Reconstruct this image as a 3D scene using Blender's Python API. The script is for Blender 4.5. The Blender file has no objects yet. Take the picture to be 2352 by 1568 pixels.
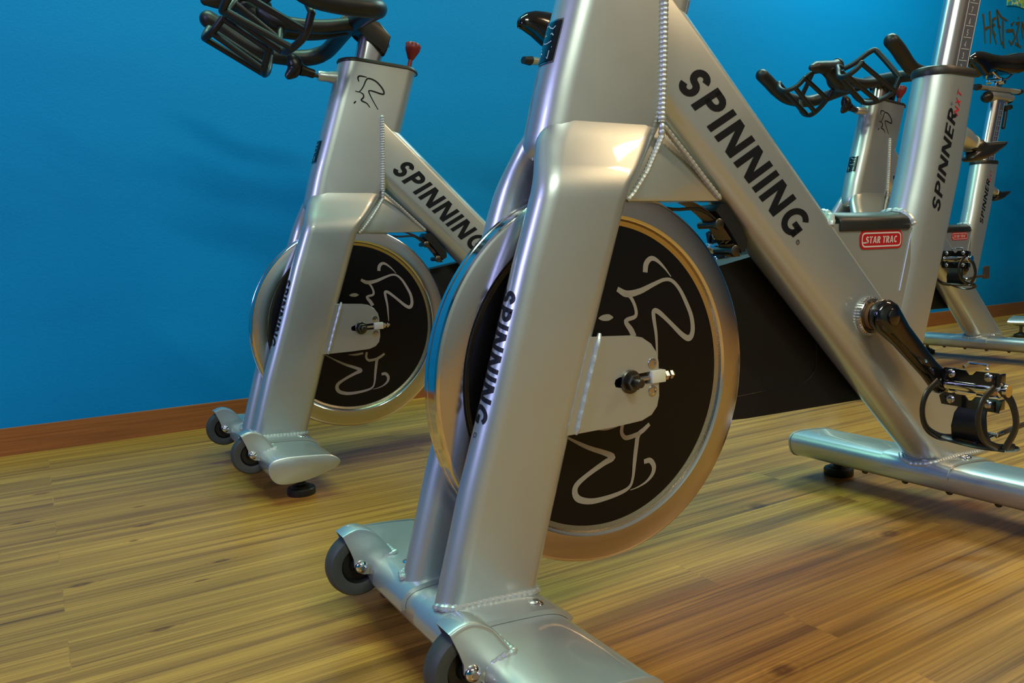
import bpy, bmesh, math, random
from mathutils import Vector, Matrix, geometry
random.seed(4)
S = bpy.context.scene
COL = S.collection
PI = math.pi

# ------------------------------------------------------------------ camera
F_PX, PITCH, ROLL, CAM_H = 1799.33, 0.112969, 0.037374, 0.47373
cam_d = bpy.data.cameras.new('camera'); cam_d.sensor_fit = 'HORIZONTAL'; cam_d.sensor_width = 36.0
cam_d.lens = 36.0 * F_PX / 2352; cam_d.clip_start = .02
cam = bpy.data.objects.new('camera', cam_d); COL.objects.link(cam); S.camera = cam
cam.matrix_world = Matrix.Translation((0, 0, CAM_H)) @ Matrix.Rotation(PI/2 - PITCH, 4, 'X') @ Matrix.Rotation(-ROLL, 4, 'Z')

# ------------------------------------------------------------------ world, exposure, lights
S.view_settings.view_transform = 'Standard'; S.view_settings.look = 'None'
S.view_settings.gamma = 1; S.view_settings.use_curve_mapping = False
S.view_settings.exposure = -0.1
W = bpy.data.worlds.new('world'); S.world = W; W.use_nodes = True
W.node_tree.nodes['Background'].inputs[0].default_value = (.75, .8, .85, 1)
W.node_tree.nodes['Background'].inputs[1].default_value = .03

WANG = 0.547077
WT = Vector((math.cos(WANG), math.sin(WANG), 0)); WN = Vector((math.sin(WANG), -math.cos(WANG), 0))
WP0 = Vector((-1.336, 1.987, 0))
def wpt(u, z, n=0.0):            # point of the blue wall: u along it, n out into the room
    return WP0 + WT*u + WN*n + Vector((0, 0, z))

def area(name, loc, target, sx, sy, power, color, spread=180):
    l = bpy.data.lights.new(name, 'AREA'); l.shape = 'RECTANGLE'; l.size = sx; l.size_y = sy
    l.energy = power; l.color = color; l.spread = math.radians(spread)
    o = bpy.data.objects.new(name, l); COL.objects.link(o); o.location = loc
    o.rotation_euler = (Vector(target)-Vector(loc)).to_track_quat('-Z', 'Y').to_euler()
    return o
LAMPS = [
    # name, u along wall, n into room, z, sx, sy, power, colour, target(u,n,z)
    ('ceiling_lamp_warm',   3.4, 3.4, 2.72, 1.5, .14, 56, (1.0, .66, .36), None),
    ('ceiling_lamp_green',  .6, .7, 2.72, 1.5, .12, 46, (.50, 1.0, .66), None),
    ('ceiling_lamp_white',  3.2, .55, 2.72, 1.5, .14, 64, (.62, 1.0, .88), None),
    ('stage_lamp_violet',  -1.6, 2.1, 1.60, .35, .9, 30, (.50, .48, 1.0), (1.2, 1.0, .6)),
    ('ceiling_lamp_back',   .5, 4.0, 2.72, 1.5, .4, 80, (.92, 1.0, .80), None),
]
for nm, u, n, z, sx, sy, p, c, tg in LAMPS:
    loc = wpt(u, z, n)
    area(nm, loc, wpt(*[tg[0], tg[2], tg[1]]) if tg else loc - Vector((0, 0, 1)), sx, sy, p, c)

# ------------------------------------------------------------------ materials
def mat(name, color=(.5, .5, .5), rough=.5, metal=0., coat=0., coat_r=.05, spec=.5, emis=None):
    m = bpy.data.materials.new(name); m.use_nodes = True
    b = m.node_tree.nodes['Principled BSDF']
    b.inputs['Base Color'].default_value = (*color, 1); b.inputs['Roughness'].default_value = rough
    b.inputs['Metallic'].default_value = metal; b.inputs['Coat Weight'].default_value = coat
    b.inputs['Coat Roughness'].default_value = coat_r; b.inputs['Specular IOR Level'].default_value = spec
    return m
def nodes(m): return m.node_tree.nodes, m.node_tree.links, m.node_tree.nodes['Principled BSDF']
def add_noise_bump(m, scale, strength, dist=.001, detail=3, stretch=None):
    n, l, b = nodes(m)
    tc = n.new('ShaderNodeTexCoord'); nz = n.new('ShaderNodeTexNoise'); bp_ = n.new('ShaderNodeBump')
    nz.inputs['Scale'].default_value = scale; nz.inputs['Detail'].default_value = detail
    src = tc.outputs['Object']
    if stretch:
        mp = n.new('ShaderNodeMapping'); mp.inputs['Scale'].default_value = stretch; l.new(src, mp.inputs[0]); src = mp.outputs[0]
    l.new(src, nz.inputs['Vector']); l.new(nz.outputs[0], bp_.inputs['Height'])
    bp_.inputs['Strength'].default_value = strength; bp_.inputs['Distance'].default_value = dist
    l.new(bp_.outputs[0], b.inputs['Normal']); return nz
M = {}
M['silver'] = mat('silver_paint', (.505, .56, .545), .34, .74, .8, .035)
def silver_detail(m):
    n, l, b = nodes(m)
    tc = n.new('ShaderNodeTexCoord'); nz = n.new('ShaderNodeTexNoise'); nz.inputs['Scale'].default_value = 14; nz.inputs['Detail'].default_value = 5
    mr = n.new('ShaderNodeMapRange'); mr.inputs[3].default_value = .31; mr.inputs[4].default_value = .42
    l.new(tc.outputs['Object'], nz.inputs['Vector']); l.new(nz.outputs[0], mr.inputs[0]); l.new(mr.outputs[0], b.inputs['Roughness'])
    fl = n.new('ShaderNodeTexNoise'); fl.inputs['Scale'].default_value = 1400; bp_ = n.new('ShaderNodeBump')
    bp_.inputs['Strength'].default_value = .12; bp_.inputs['Distance'].default_value = .0004
    l.new(tc.outputs['Object'], fl.inputs['Vector']); l.new(fl.outputs[0], bp_.inputs['Height']); l.new(bp_.outputs[0], b.inputs['Normal'])
silver_detail(M['silver'])
M['weld'] = mat('weld_bead_metal', (.47, .51, .49), .42, .55, .3, .15); add_noise_bump(M['weld'], 260, .5)
M['post'] = mat('anodised_post', (.62, .63, .66), .24, .95)
M['post_band'] = mat('post_scale_band', (.42, .44, .50), .3, .9)
M['chrome'] = mat('chrome', (.74, .73, .72), .09, 1.)
M['satin'] = mat('turned_steel_face', (.56, .545, .54), .2, 1.)
M['bevel'] = mat('brushed_brassy_bevel', (.52, .44, .30), .26, 1.); add_noise_bump(M['bevel'], 420, .5, .0006)
M['disc'] = mat('black_disc_enamel', (.003, .003, .004), .28, 0, .0, .14, .28)
M['rubber'] = mat('black_rubber', (.012, .013, .012), .42, 0, 0, .1, .45); add_noise_bump(M['rubber'], 600, .15)
M['plastic'] = mat('black_plastic', (.008, .009, .008), .33, 0, 0, .1, .5)
M['gloss'] = mat('gloss_black_paint', (.004, .004, .004), .12, 0, .5, .05)
M['guard'] = mat('chain_guard_plastic', (.004, .004, .004), .5, 0, 0, .1, .3); add_noise_bump(M['guard'], 900, .25)
M['tyre'] = mat('grey_tyre_rubber', (.045, .05, .045), .55)
M['red'] = mat('red_plastic', (.19, .012, .014), .45)
M['badge_red'] = mat('badge_red', (.42, .008, .012), .3)
M['white'] = mat('badge_white', (.62, .55, .52), .4)
M['ink'] = mat('black_lettering', (.003, .005, .008), .45, 0, 0, .1, .25)
M['redink'] = mat('red_lettering', (.5, .02, .03), .4)
M['logo'] = mat('warm_grey_logo', (.36, .34, .31), .35, .3)
M['grey_ink'] = mat('scale_print', (.62, .62, .66), .35, .3)
M['dull'] = mat('dark_steel', (.10, .095, .08), .35, 1.)
M['ivory'] = mat('ivory_block', (.62, .62, .50), .4)
M['label'] = mat('emblem_black', (.004, .006, .006), .2, 0, .4, .08)
M['brown'] = mat('brake_leather', (.16, .085, .02), .6)
M['tab'] = mat('strap_tab_grey', (.035, .03, .03), .5)
M['paint_wall'] = mat('olive_wall_paint', (.085, .055, .02), .6)

# ------------------------------------------------------------------ mesh helpers
def finish(bm, name, m, parent=None, smooth=35, mats=None):
    me = bpy.data.meshes.new(name)
    bmesh.ops.remove_doubles(bm, verts=bm.verts, dist=1e-6)
    bmesh.ops.recalc_face_normals(bm, faces=bm.faces)
    bm.to_mesh(me); bm.free()
    for mm in (mats or [m]): me.materials.append(mm)
    if smooth:
        for p in me.polygons: p.use_smooth = True
        me.set_sharp_from_angle(angle=math.radians(smooth))
    o = bpy.data.objects.new(name, me); COL.objects.link(o)
    if parent: o.parent = parent
    return o
def loft(bm, rings, cap=True, closed=True, mi=0):
    V = [[bm.verts.new(p) for p in r] for r in rings]
    n = len(V[0])
    for a, b in zip(V[:-1], V[1:]):
        for i in range(n if closed else n-1):
            j = (i+1) % n
            try: bm.faces.new((a[i], a[j], b[j], b[i])).material_index = mi
            except ValueError: pass
    if cap:
        bm.faces.new(list(reversed(V[0]))).material_index = mi; bm.faces.new(V[-1]).material_index = mi
    return V
def stadium(rx0, rx1, hx, hy, n=10):
    """2D ring, long axis x in [-hx,hx]; rounded ends of x-radius rx0 (at +x) and rx1 (at -x)"""
    out = []
    for k in range(n+1):
        a = -PI/2 + PI*k/n; out.append((hx-rx0+rx0*math.cos(a), hy*math.sin(a)))
    for k in range(n+1):
        a = PI/2 + PI*k/n; out.append((-hx+rx1+rx1*math.cos(a), hy*math.sin(a)))
    return out
def poly_prism(bm, poly, y0, y1, bev=0., seg=2, mi=0):
    """polygon in x,z extruded along y"""
    a = [bm.verts.new((x, y0, z)) for x, z in poly]; b = [bm.verts.new((x, y1, z)) for x, z in poly]
    n = len(poly); fs = [bm.faces.new(a), bm.faces.new(list(reversed(b)))]
    for i in range(n): fs.append(bm.faces.new((a[i], b[i], b[(i+1) % n], a[(i+1) % n])))
    for f in fs: f.material_index = mi
    if bev:
        ed = list({e for f in fs[:2] for e in f.edges})
        bmesh.ops.bevel(bm, geom=ed, offset=bev, segments=seg, affect='EDGES', profile=.5)
def round_poly(pts, r, n=5):
    """round corners of a 2D polygon; r scalar or list"""
    out = []; N = len(pts)
    for i in range(N):
        p = Vector(pts[i]); a = Vector(pts[i-1]); b = Vector(pts[(i+1) % N])
        rr = r[i] if isinstance(r, (list, tuple)) else r
        if rr <= 0: out.append(tuple(p)); continue
        d1 = (a-p); d2 = (b-p); l1, l2 = d1.length, d2.length; d1.normalize(); d2.normalize()
        ang = d1.angle(d2); t = min(rr/math.tan(ang/2), .48*l1, .48*l2)
        A = p+d1*t; B = p+d2*t
        for k in range(n+1):
            s = k/n; out.append(tuple((A*(1-s)+p*s)*(1-s)+(p*(1-s)+B*s)*s))
    return out
def frame_of(d):
    d = d.normalized(); up = Vector((0, 0, 1)) if abs(d.z) < .95 else Vector((1, 0, 0))
    a = d.cross(up).normalized(); return a, a.cross(d).normalized()
def smooth_path(pts, sub=6, closed=False):
    P = [Vector(p) for p in pts]; n = len(P); out = []
    segs = n if closed else n-1
    for i in range(segs):
        p0 = P[(i-1) % n] if (closed or i > 0) else P[0]*2-P[1]
        p1 = P[i]; p2 = P[(i+1) % n]
        p3 = P[(i+2) % n] if (closed or i+2 < n) else P[-1]*2-P[-2]
        for k in range(sub):
            t = k/sub
            out.append(.5*((2*p1)+(-p0+p2)*t+(2*p0-5*p1+4*p2-p3)*t*t+(-p0+3*p1-3*p2+p3)*t**3))
    if not closed: out.append(P[-1])
    return out
def tube(bm, pts, r, n=12, closed=False, flat=1.0, ref=None, round_ends=False, mi=0, cap=True):
    """swept tube; r scalar or per-point list; flat<1 flattens across the second axis"""
    P = [Vector(p) for p in pts]; N = len(P)
    R = list(r) if isinstance(r, (list, tuple)) else [r]*N
    if round_ends and not closed:
        def end(p, d, rr):
            return [(p + d*rr*math.sin(a), rr*math.cos(a)) for a in (PI*.48, PI*.4, PI*.3, PI*.2, PI*.1)]
        d0 = (P[0]-P[1]).normalized(); d1 = (P[-1]-P[-2]).normalized()
        s = end(P[0], d0, R[0]); e = end(P[-1], d1, R[-1])
        P = [q for q, _ in s]+P+[q for q, _ in reversed(e)]; R = [q for _, q in s]+R+[q for _, q in reversed(e)]; N = len(P)
    rings = []; A = None
    for i in range(N):
        if closed: d = P[(i+1) % N]-P[i-1]
        else: d = P[min(i+1, N-1)]-P[max(i-1, 0)]
        d.normalize()
        if ref is not None:
            B = Vector(ref); B = (B-d*B.dot(d)).normalized(); A = B.cross(d)
        elif A is None: A, B = frame_of(d)
        else:
            A = (A-d*A.dot(d)).normalized(); B = d.cross(A).normalized()*-1
            B = A.cross(d)
        rings.append([P[i]+A*R[i]*math.cos(2*PI*k/n)+B*R[i]*flat*math.sin(2*PI*k/n) for k in range(n)])
    if closed: rings.append(rings[0])
    loft(bm, rings, cap=cap and not closed, mi=mi)
def lathe(bm, prof, center, axis, n=48, mi=0, mis=None, nocap=False):
    """prof list of (radius, height along axis); closed at r==0"""
    axis = Vector(axis).normalized(); a, b = frame_of(axis); c = Vector(center)
    rings = []
    for r, h in prof:
        rr = max(r, 1e-5); rings.append([bm.verts.new(c+axis*h+(a*math.cos(2*PI*k/n)+b*math.sin(2*PI*k/n))*rr) for k in range(n)])
    for q, (r0, r1) in enumerate(zip(rings[:-1], rings[1:])):
        for i in range(n):
            j = (i+1) % n
            bm.faces.new((r0[i], r0[j], r1[j], r1[i])).material_index = mis[q] if mis else mi
    if nocap: return
    if prof[0][0] > 0: bm.faces.new(list(reversed(rings[0]))).material_index = mis[0] if mis else mi
    if prof[-1][0] > 0: bm.faces.new(rings[-1]).material_index = mis[-1] if mis else mi
def cyl(bm, c, axis, r, h, n=24, bev=.0, mi=0):
    p = [(r-bev, 0), (r, bev), (r, h-bev), (r-bev, h)] if bev else [(r, 0), (r, h)]
    lathe(bm, p, c, axis, n, mi)
def box(bm, c, sx, sy, sz, rot=None, bev=0., seg=2, mi=0):
    t = bmesh.new(); bmesh.ops.create_cube(t, size=1)
    for v_ in t.verts: v_.co = Vector((v_.co.x*sx, v_.co.y*sy, v_.co.z*sz))
    if bev: bmesh.ops.bevel(t, geom=list(t.edges), offset=bev, segments=seg, affect='EDGES', profile=.5)
    mx = Matrix.Translation(c) @ (rot.to_4x4() if rot is not None else Matrix())
    vs = {v_: bm.verts.new(mx @ v_.co) for v_ in t.verts}
    for f in t.faces: bm.faces.new([vs[v_] for v_ in f.verts]).material_index = mi
    t.free()
def dome(bm, c, axis, r, h, n=16, mi=0):
    lathe(bm, [(r, 0)]+[(r*math.cos(a), h*math.sin(a)) for a in (.3, .7, 1.1, 1.4)]+[(0, h)], c, axis, n, mi)
def bead(bm, pts, r=.0035, pitch=.004, n=8):
    """rope-like weld bead following points"""
    P = [Vector(p) for p in pts]; out = []; R = []; L = 0
    for a, b in zip(P[:-1], P[1:]):
        k = max(1, int((b-a).length/(pitch/4)))
        for i in range(k):
            q = a.lerp(b, i/k); out.append(q); L = (len(out) % 4); R.append(r*(.80+.22*(1, .7, .1, .7)[L]))
    out.append(P[-1]); R.append(r*.6); R[0] = r*.6
    tube(bm, out, R, n)

# ------------------------------------------------------------------ lettering: strokes and polygons in a unit box
def arc(cx, cy, rx, ry, a0, a1, n=10):
    return [(cx+rx*math.cos(math.radians(a0+(a1-a0)*k/n)), cy+ry*math.sin(math.radians(a0+(a1-a0)*k/n))) for k in range(n+1)]
def glyph(ch, w):
    """returns (list of stroke polylines, list of polygons, width) ; height 1, stroke w"""
    h = w/2
    if ch == 'I': return [], [[(0, 0), (w, 0), (w, 1), (0, 1)]], w
    if ch == 'N':
        W_ = .60+w*.9
        k = w*1.05
        return [], [[(0, 0), (w, 0), (w, .66), (W_-w*1.25, 0), (W_, 0), (W_, 1), (W_-w, 1), (W_-w, .34), (w*1.25, 1), (0, 1)]], W_
    if ch == 'S':
        r = (1-w)/4; cx = .28
        return [arc(cx, 1-h-r, cx-h, r, 15, 90, 5)+arc(cx, 1-h-r, cx-h, r, 90, 270, 10)[1:]+arc(cx, h+r, cx-h, r, 90, -90, 10)[1:]+arc(cx, h+r, cx-h, r, 270, 195, 5)[1:]], [], .56
    if ch == 'P': return [[(h, 1-h), (.3, 1-h)]+arc(.3, .7, .3-h, .3-h, 90, -90, 8)[1:]+[(h, .4+h)]], [[(0, 0), (w, 0), (w, 1), (0, 1)]], .58
    if ch == 'R': return [[(h, 1-h), (.3, 1-h)]+arc(.3, .7, .3-h, .3-h, 90, -90, 8)[1:]+[(h, .4+h)]], [[(0, 0), (w, 0), (w, 1), (0, 1)], [(.2, .45), (.2+w*1.1, .45), (.62, 0), (.62-w*1.15, 0)]], .62
    if ch == 'G': return [arc(.42, .5, .42-h, .5-h, 45, 330, 18)], [[(.42, .36), (.78, .36), (.78, .36+w*.95), (.42, .36+w*.95)], [(.78-w, .12), (.78, .12), (.78, .5), (.78-w, .5)]], .8
    if ch == 'E': return [], [[(0, 0), (w, 0), (w, 1), (0, 1)]]+[[(0, y), (.5, y), (.5, y+w*.9), (0, y+w*.9)] for y in (0, .5-w*.45, 1-w*.9)], .52
    if ch == 'T': return [], [[(0, 1-w*.9), (.6, 1-w*.9), (.6, 1), (0, 1)], [(.3-h, 0), (.3+h, 0), (.3+h, 1), (.3-h, 1)]], .6
    if ch == 'A': return [], [[(0, 0), (w, 0), (.36, .82), (.36, 1), (.25, 1)], [(.72, 0), (.72-w, 0), (.36, .82), (.36, 1), (.47, 1)], [(.15, .2), (.57, .2), (.57, .2+w*.8), (.15, .2+w*.8)]], .72
    if ch == 'C': return [arc(.36, .5, .36-h, .5-h, 50, 310, 16)], [], .64
    if ch == 'X': return [], [[(0, 0), (w*1.2, 0), (.6, 1), (.6-w*1.2, 1)], [(.6, 0), (.6-w*1.2, 0), (0, 1), (w*1.2, 1)]], .6
    if ch == '2': return [arc(.25, .72, .2, .24, 170, -20, 9)+[(.08, h), (.5, h)]], [], .5
    if ch == '3': return [arc(.22, .74, .2, .22, 150, -90, 8)+arc(.22, .29, .22, .25, 90, -150, 8)], [], .5
    if ch == '4': return [[(.38, 0), (.38, .95), (.05, .3), (.5, .3)]], [], .5
    if ch == '5': return [[(.45, .95), (.1, .95), (.08, .55)]+arc(.22, .32, .22, .28, 100, -150, 9)], [], .5
    if ch == '6': return [[(.4, .95), (.12, .5)]+arc(.25, .28, .2, .24, 150, -210, 12)], [], .5
    if ch == '7': return [[(.05, .95), (.45, .95), (.18, 0)]], [], .5
    return [], [], .3
def ribbon_poly(pts, w):
    """outline quads of a stroke; w scalar or list"""
    P = [Vector(p) for p in pts]; N = len(P); Wd = w if isinstance(w, (list, tuple)) else [w]*N
    L = []; R = []
    for i in range(N):
        a = P[i]-P[i-1] if i > 0 else P[1]-P[0]; b = P[i+1]-P[i] if i < N-1 else P[i]-P[i-1]
        a = a.normalized(); b = b.normalized(); t = (a+b)
        if t.length < 1e-4: t = a
        t.normalize(); nrm = Vector((-t.y, t.x)); c = max(.5, math.sqrt(max(0, (1+a.dot(b))/2)))
        L.append(P[i]+nrm*Wd[i]/2/c); R.append(P[i]-nrm*Wd[i]/2/c)
    return [[tuple(L[i]), tuple(R[i]), tuple(R[i+1]), tuple(L[i+1])] for i in range(N-1)]
def decal(polys, mapf, name, m, parent, step=None):
    """polys: 2D polygons (metres); mapf(u,v)->3D point on the surface"""
    bm = bmesh.new()
    for P in polys:
        for tri in geometry.tessellate_polygon([[Vector((x, y, 0)) for x, y in P]]):
            try: bm.faces.new([bm.verts.new((P[i][0], P[i][1], 0)) for i in tri])
            except ValueError: pass
    if step:
        us = [v_.co.y for v_ in bm.verts]; lo, hi = min(us), max(us); y = lo+step
        while y < hi:
            bmesh.ops.bisect_plane(bm, geom=bm.verts[:]+bm.edges[:]+bm.faces[:], plane_co=(0, y, 0), plane_no=(0, 1, 0)); y += step
    for v_ in bm.verts: v_.co = Vector(mapf(v_.co.x, v_.co.y))
    return finish(bm, name, m, parent, smooth=0)
def text_polys(txt, height, w=.2, gap=.15, shear=0., total=None):
    polys = []; x = 0
    for ch in txt:
        if ch == ' ': x += .32; continue
        st, pg, wd = glyph(ch, w)
        for s in st: polys += [[(a+x, b) for a, b in q] for q in ribbon_poly(s, w)]
        for p in pg: polys.append([(a+x, b) for a, b in p])
        x += wd+gap
    x -= gap; sx = height if total is None else total/x
    return [[(a*sx+b*height*shear, b*height) for a, b in p] for p in polys], x*sx
def ring_mark(c, r, w):
    return ribbon_poly([(c[0]+r*math.cos(a*PI/6), c[1]+r*math.sin(a*PI/6)) for a in range(13)], w)

RIDER_DISC = {
 's1': [(-0.0698, 0.1275, 0.0077), (-0.0718, 0.1384, 0.0082), (-0.0796, 0.1447, 0.0067), (-0.0896, 0.1421, 0.0048), (-0.1025, 0.1316, 0.0029), (-0.1132, 0.1199, 0.0012)],
 's2': [(-0.0243, 0.1086, 0.0062), (-0.0392, 0.1016, 0.0086), (-0.0602, 0.1037, 0.0077), (-0.0832, 0.1113, 0.0058), (-0.1007, 0.1164, 0.0048), (-0.114, 0.1149, 0.0048), (-0.1273, 0.1033, 0.0053), (-0.1391, 0.0843, 0.0062), (-0.148, 0.0653, 0.0067), (-0.1502, 0.0465, 0.0076), (-0.1445, 0.0365, 0.0086), (-0.1323, 0.041, 0.0072), (-0.1085, 0.0613, 0.0058), (-0.0911, 0.075, 0.0066), (-0.083, 0.0767, 0.0062), (-0.0828, 0.0678, 0.0060), (-0.0862, 0.0472, 0.0048), (-0.0872, 0.0268, 0.0034), (-0.0876, 0.0063, 0.0018)],
 's3': [(-0.0351, 0.103, 0.0053), (-0.0454, 0.0969, 0.0048), (-0.0527, 0.0833, 0.0048), (-0.0524, 0.0722, 0.0053), (-0.0369, 0.0674, 0.0058), (-0.0449, 0.0551, 0.0080), (-0.0498, 0.0459, 0.0080)],
 'dot': [(0.006, 0.0739, 0.0012), (-0.0004, 0.0739, 0.0070), (-0.0098, 0.0738, 0.0080), (-0.0168, 0.0733, 0.0014)],
 'b1': [(-0.0621, -0.1201, 0.0062), (-0.0723, -0.1202, 0.0072), (-0.0786, -0.1288, 0.0072), (-0.0763, -0.1389, 0.0058), (-0.0658, -0.1475, 0.0034), (-0.0512, -0.1523, 0.0019), (-0.0382, -0.154, 0.001)],
 'b2': [(-0.0725, -0.0712, 0.0053), (-0.0631, -0.0771, 0.0062), (-0.0534, -0.083, 0.0067), (-0.0496, -0.0985, 0.0067), (-0.0462, -0.1186, 0.0058), (-0.0435, -0.1365, 0.0043), (-0.0384, -0.1483, 0.0043), (-0.0255, -0.1539, 0.0053), (-0.0003, -0.157, 0.0062), (0.0241, -0.1568, 0.0075), (0.0425, -0.1509, 0.0085), (0.049, -0.1419, 0.0085), (0.0458, -0.1315, 0.0075), (0.0283, -0.1214, 0.0063), (0.0038, -0.1112, 0.0072), (-0.0106, -0.1058, 0.0085), (0.0007, -0.0983, 0.0070), (0.0219, -0.0893, 0.0058), (0.0375, -0.0813, 0.0048), (0.0553, -0.0709, 0.0029), (0.0752, -0.0582, 0.0019)],
 'b3': [(-0.0558, -0.0811, 0.0058), (-0.0414, -0.0835, 0.0062), (-0.0316, -0.0831, 0.0060), (-0.0262, -0.0755, 0.0053), (-0.0284, -0.0635, 0.0053)],
 'b4': [(0.0172, -0.0653, 0.001), (-0.0016, -0.0667, 0.0048), (-0.0195, -0.0649, 0.0048)]}
RIDER_HEAD = [
 [(-0.0398, 0.872), (-0.0374, 0.8797), (-0.0425, 0.8848), (-0.059, 0.883)],
 [(-0.0293, 0.8507), (-0.0384, 0.8496), (-0.0483, 0.8605), (-0.0567, 0.8766), (-0.0644, 0.8807), (-0.0809, 0.875), (-0.0951, 0.8603), (-0.0983, 0.85), (-0.0925, 0.8479), (-0.0757, 0.852), (-0.0654, 0.8538), (-0.0615, 0.8511), (-0.0691, 0.8342), (-0.0817, 0.8123)],
 [(-0.0384, 0.8496), (-0.0474, 0.845), (-0.0481, 0.8381), (-0.0429, 0.8326), (-0.0446, 0.8293), (-0.0554, 0.8247), (-0.0623, 0.8158)],
 [(-0.024, 0.8229), (-0.0298, 0.8284)]]
def sm2(pts, sub=4):
    return [tuple(p) for p in smooth_path([tuple(p) if len(p) == 3 else (p[0], p[1], 0) for p in pts], sub)]

def interp(tab, z):
    """piecewise linear; tab sorted by descending z: (z, value)"""
    if z >= tab[0][0]: 
        (z0, a), (z1, b) = tab[0], tab[1]
    elif z <= tab[-1][0]: (z0, a), (z1, b) = tab[-2], tab[-1]
    else:
        for (z0, a), (z1, b) in zip(tab[:-1], tab[1:]):
            if z1 <= z <= z0: break
    return a+(b-a)*(z-z0)/(z1-z0)
HUBZ, RW = .3147, .235
HEAD_F = [(.925, -.0065), (.765, .045), (.664, .079), (.60, .0965), (.58, .102)]
HEAD_R = [(.925, -.196), (.773, -.148), (.64, -.105), (.60, -.080), (.58, -.06)]
LEG_F = [(.66, .058), (.625, .078), (.60, .0945), (.575, .1045), (.535, .1189), (.46, .1455), (.305, .1950), (.22, .2235), (.075, .2655)]
LEG_R = [(.66, -.085), (.62, -.086), (.585, -.055), (.548, -.018), (.528, -.0068), (.371, .047), (.27, .0804), (.075, .1403)]
HH = .0325      # half width of the head tube
LEG_IN = [(.66, .0), (.612, .0), (.590, .006), (.565, .0175), (.545, .0235), (.52, .0245), (.05, .0245)]
LEG_OUT = [(.66, .0290), (.632, .0305), (.618, .0335), (.605, .0375), (.580, .049), (.557, .061), (.54, .0652), (.52, .0657), (.05, .0657)]
# down tube frame: u runs back and down, n is up and back
DU = Vector((-.7278, 0, -.6858)); DN = Vector((-.6858, 0, .7278))
def down_pt(s, n, y): p = DU*s+DN*n; return Vector((p.x, y, p.z))
N0, N1 = .5255, .6535
CRX, CRZ = -.490, .357
SEAT_AX = Vector((-.288, 0, 1)).normalized()

def bolt_obj(parent, c, axis, r=.008, h=.004, name='bolt', mm='chrome'):
    bm = bmesh.new(); dome(bm, c, axis, r, h, 20)
    a, b = frame_of(Vector(axis)); cyl(bm, Vector(c)+Vector(axis).normalized()*h*.55, axis, r*.42, h*.5, 6)
    return finish(bm, name, M[mm], parent)

CACHE = {}
def cached(key, fn, parent):
    """build a part (and its sub-parts) once; later bikes copy it"""
    if key not in CACHE:
        before = set(bpy.data.objects); fn(parent)
        CACHE[key] = [o for o in bpy.data.objects if o not in before and o.parent == parent]
        return
    for o in CACHE[key]:
        c = o.copy(); COL.objects.link(c); c.parent = parent
        for ch in list(o.children):
            d = ch.copy(); COL.objects.link(d); d.parent = c

# ------------------------------------------------------------------ frame parts
def build_fork(P):
    bm = bmesh.new()
    zs = [.9185, .90, .86, .80, .74, .70, .67, .65, .635, .622, .61, .60, .592, .585, .580]
    rings = []
    for z in zs:
        f, r = interp(HEAD_F, z), interp(HEAD_R, z); cx, hx = (f+r)/2, (f-r)/2
        rd = min(HH, hx*.6); kk = {.60: .98, .592: .88, .585: .66, .580: .36}.get(z, 1); cx -= (1-kk)*.022
        ring = []
        for x, y in stadium(rd, rd, hx, HH*kk, 12):
            zz = z
            if z > .91:
                t = max(0, (-.115-(cx+x))/.08); zz = z-.016*t
            ring.append((cx+x, y, zz))
        rings.append(ring)
    loft(bm, rings)
    zs = [.645, .63, .62, .61, .60, .59, .58, .57, .56, .55, .54, .53, .52, .50, .46, .42, .371, .32, .27, .22, .15, .083]
    for s in (1, -1):
        rings = []
        for z in zs:
            f, r = interp(LEG_F, z), interp(LEG_R, z); i, o = interp(LEG_IN, z), interp(LEG_OUT, z)
            cx, hx, cy, hy = (f+r)/2, (f-r)/2, (i+o)/2*s, (o-i)/2
            t_ = min(1, max(0, (z-.55)/.06)); rd = hy*1.15*(1-t_)+.030*t_
            rings.append([(cx+x, cy+y, z) for x, y in stadium(rd, rd, hx, hy, 12)])
        loft(bm, rings)
    fk = finish(bm, 'fork', M['silver'], P, 40)
    # rider emblem drawn in black on the near face
    polys = []
    for st in RIDER_HEAD:
        p = sm2(st); n = len(p); polys += ribbon_poly([(a[0], a[1]) for a in p], [.0018+.0019*math.sin(PI*k/max(1, n-1)) for k in range(n)])
    decal(polys, lambda u, v: (u, HH+.0005, v), 'rider_emblem', M['ink'], fk)
    # SPINNING lettering on the rounded front of the near blade
    tp, L = text_polys('SPINNING', .0235, .2, .15, .30, total=.152)
    def mp(u, v):
        z = .4365-u*.945; ph = (v-.0095)/.0222; x = interp(LEG_F, z); r = .0206*1.15
        return (x-r+(r+.0006)*math.cos(ph), .0451+(.0206+.0006)*math.sin(ph), z)
    decal(tp+ring_mark((.168, .012), .0026, .0007), mp, 'lettering', M['ink'], fk, step=.003)
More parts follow.
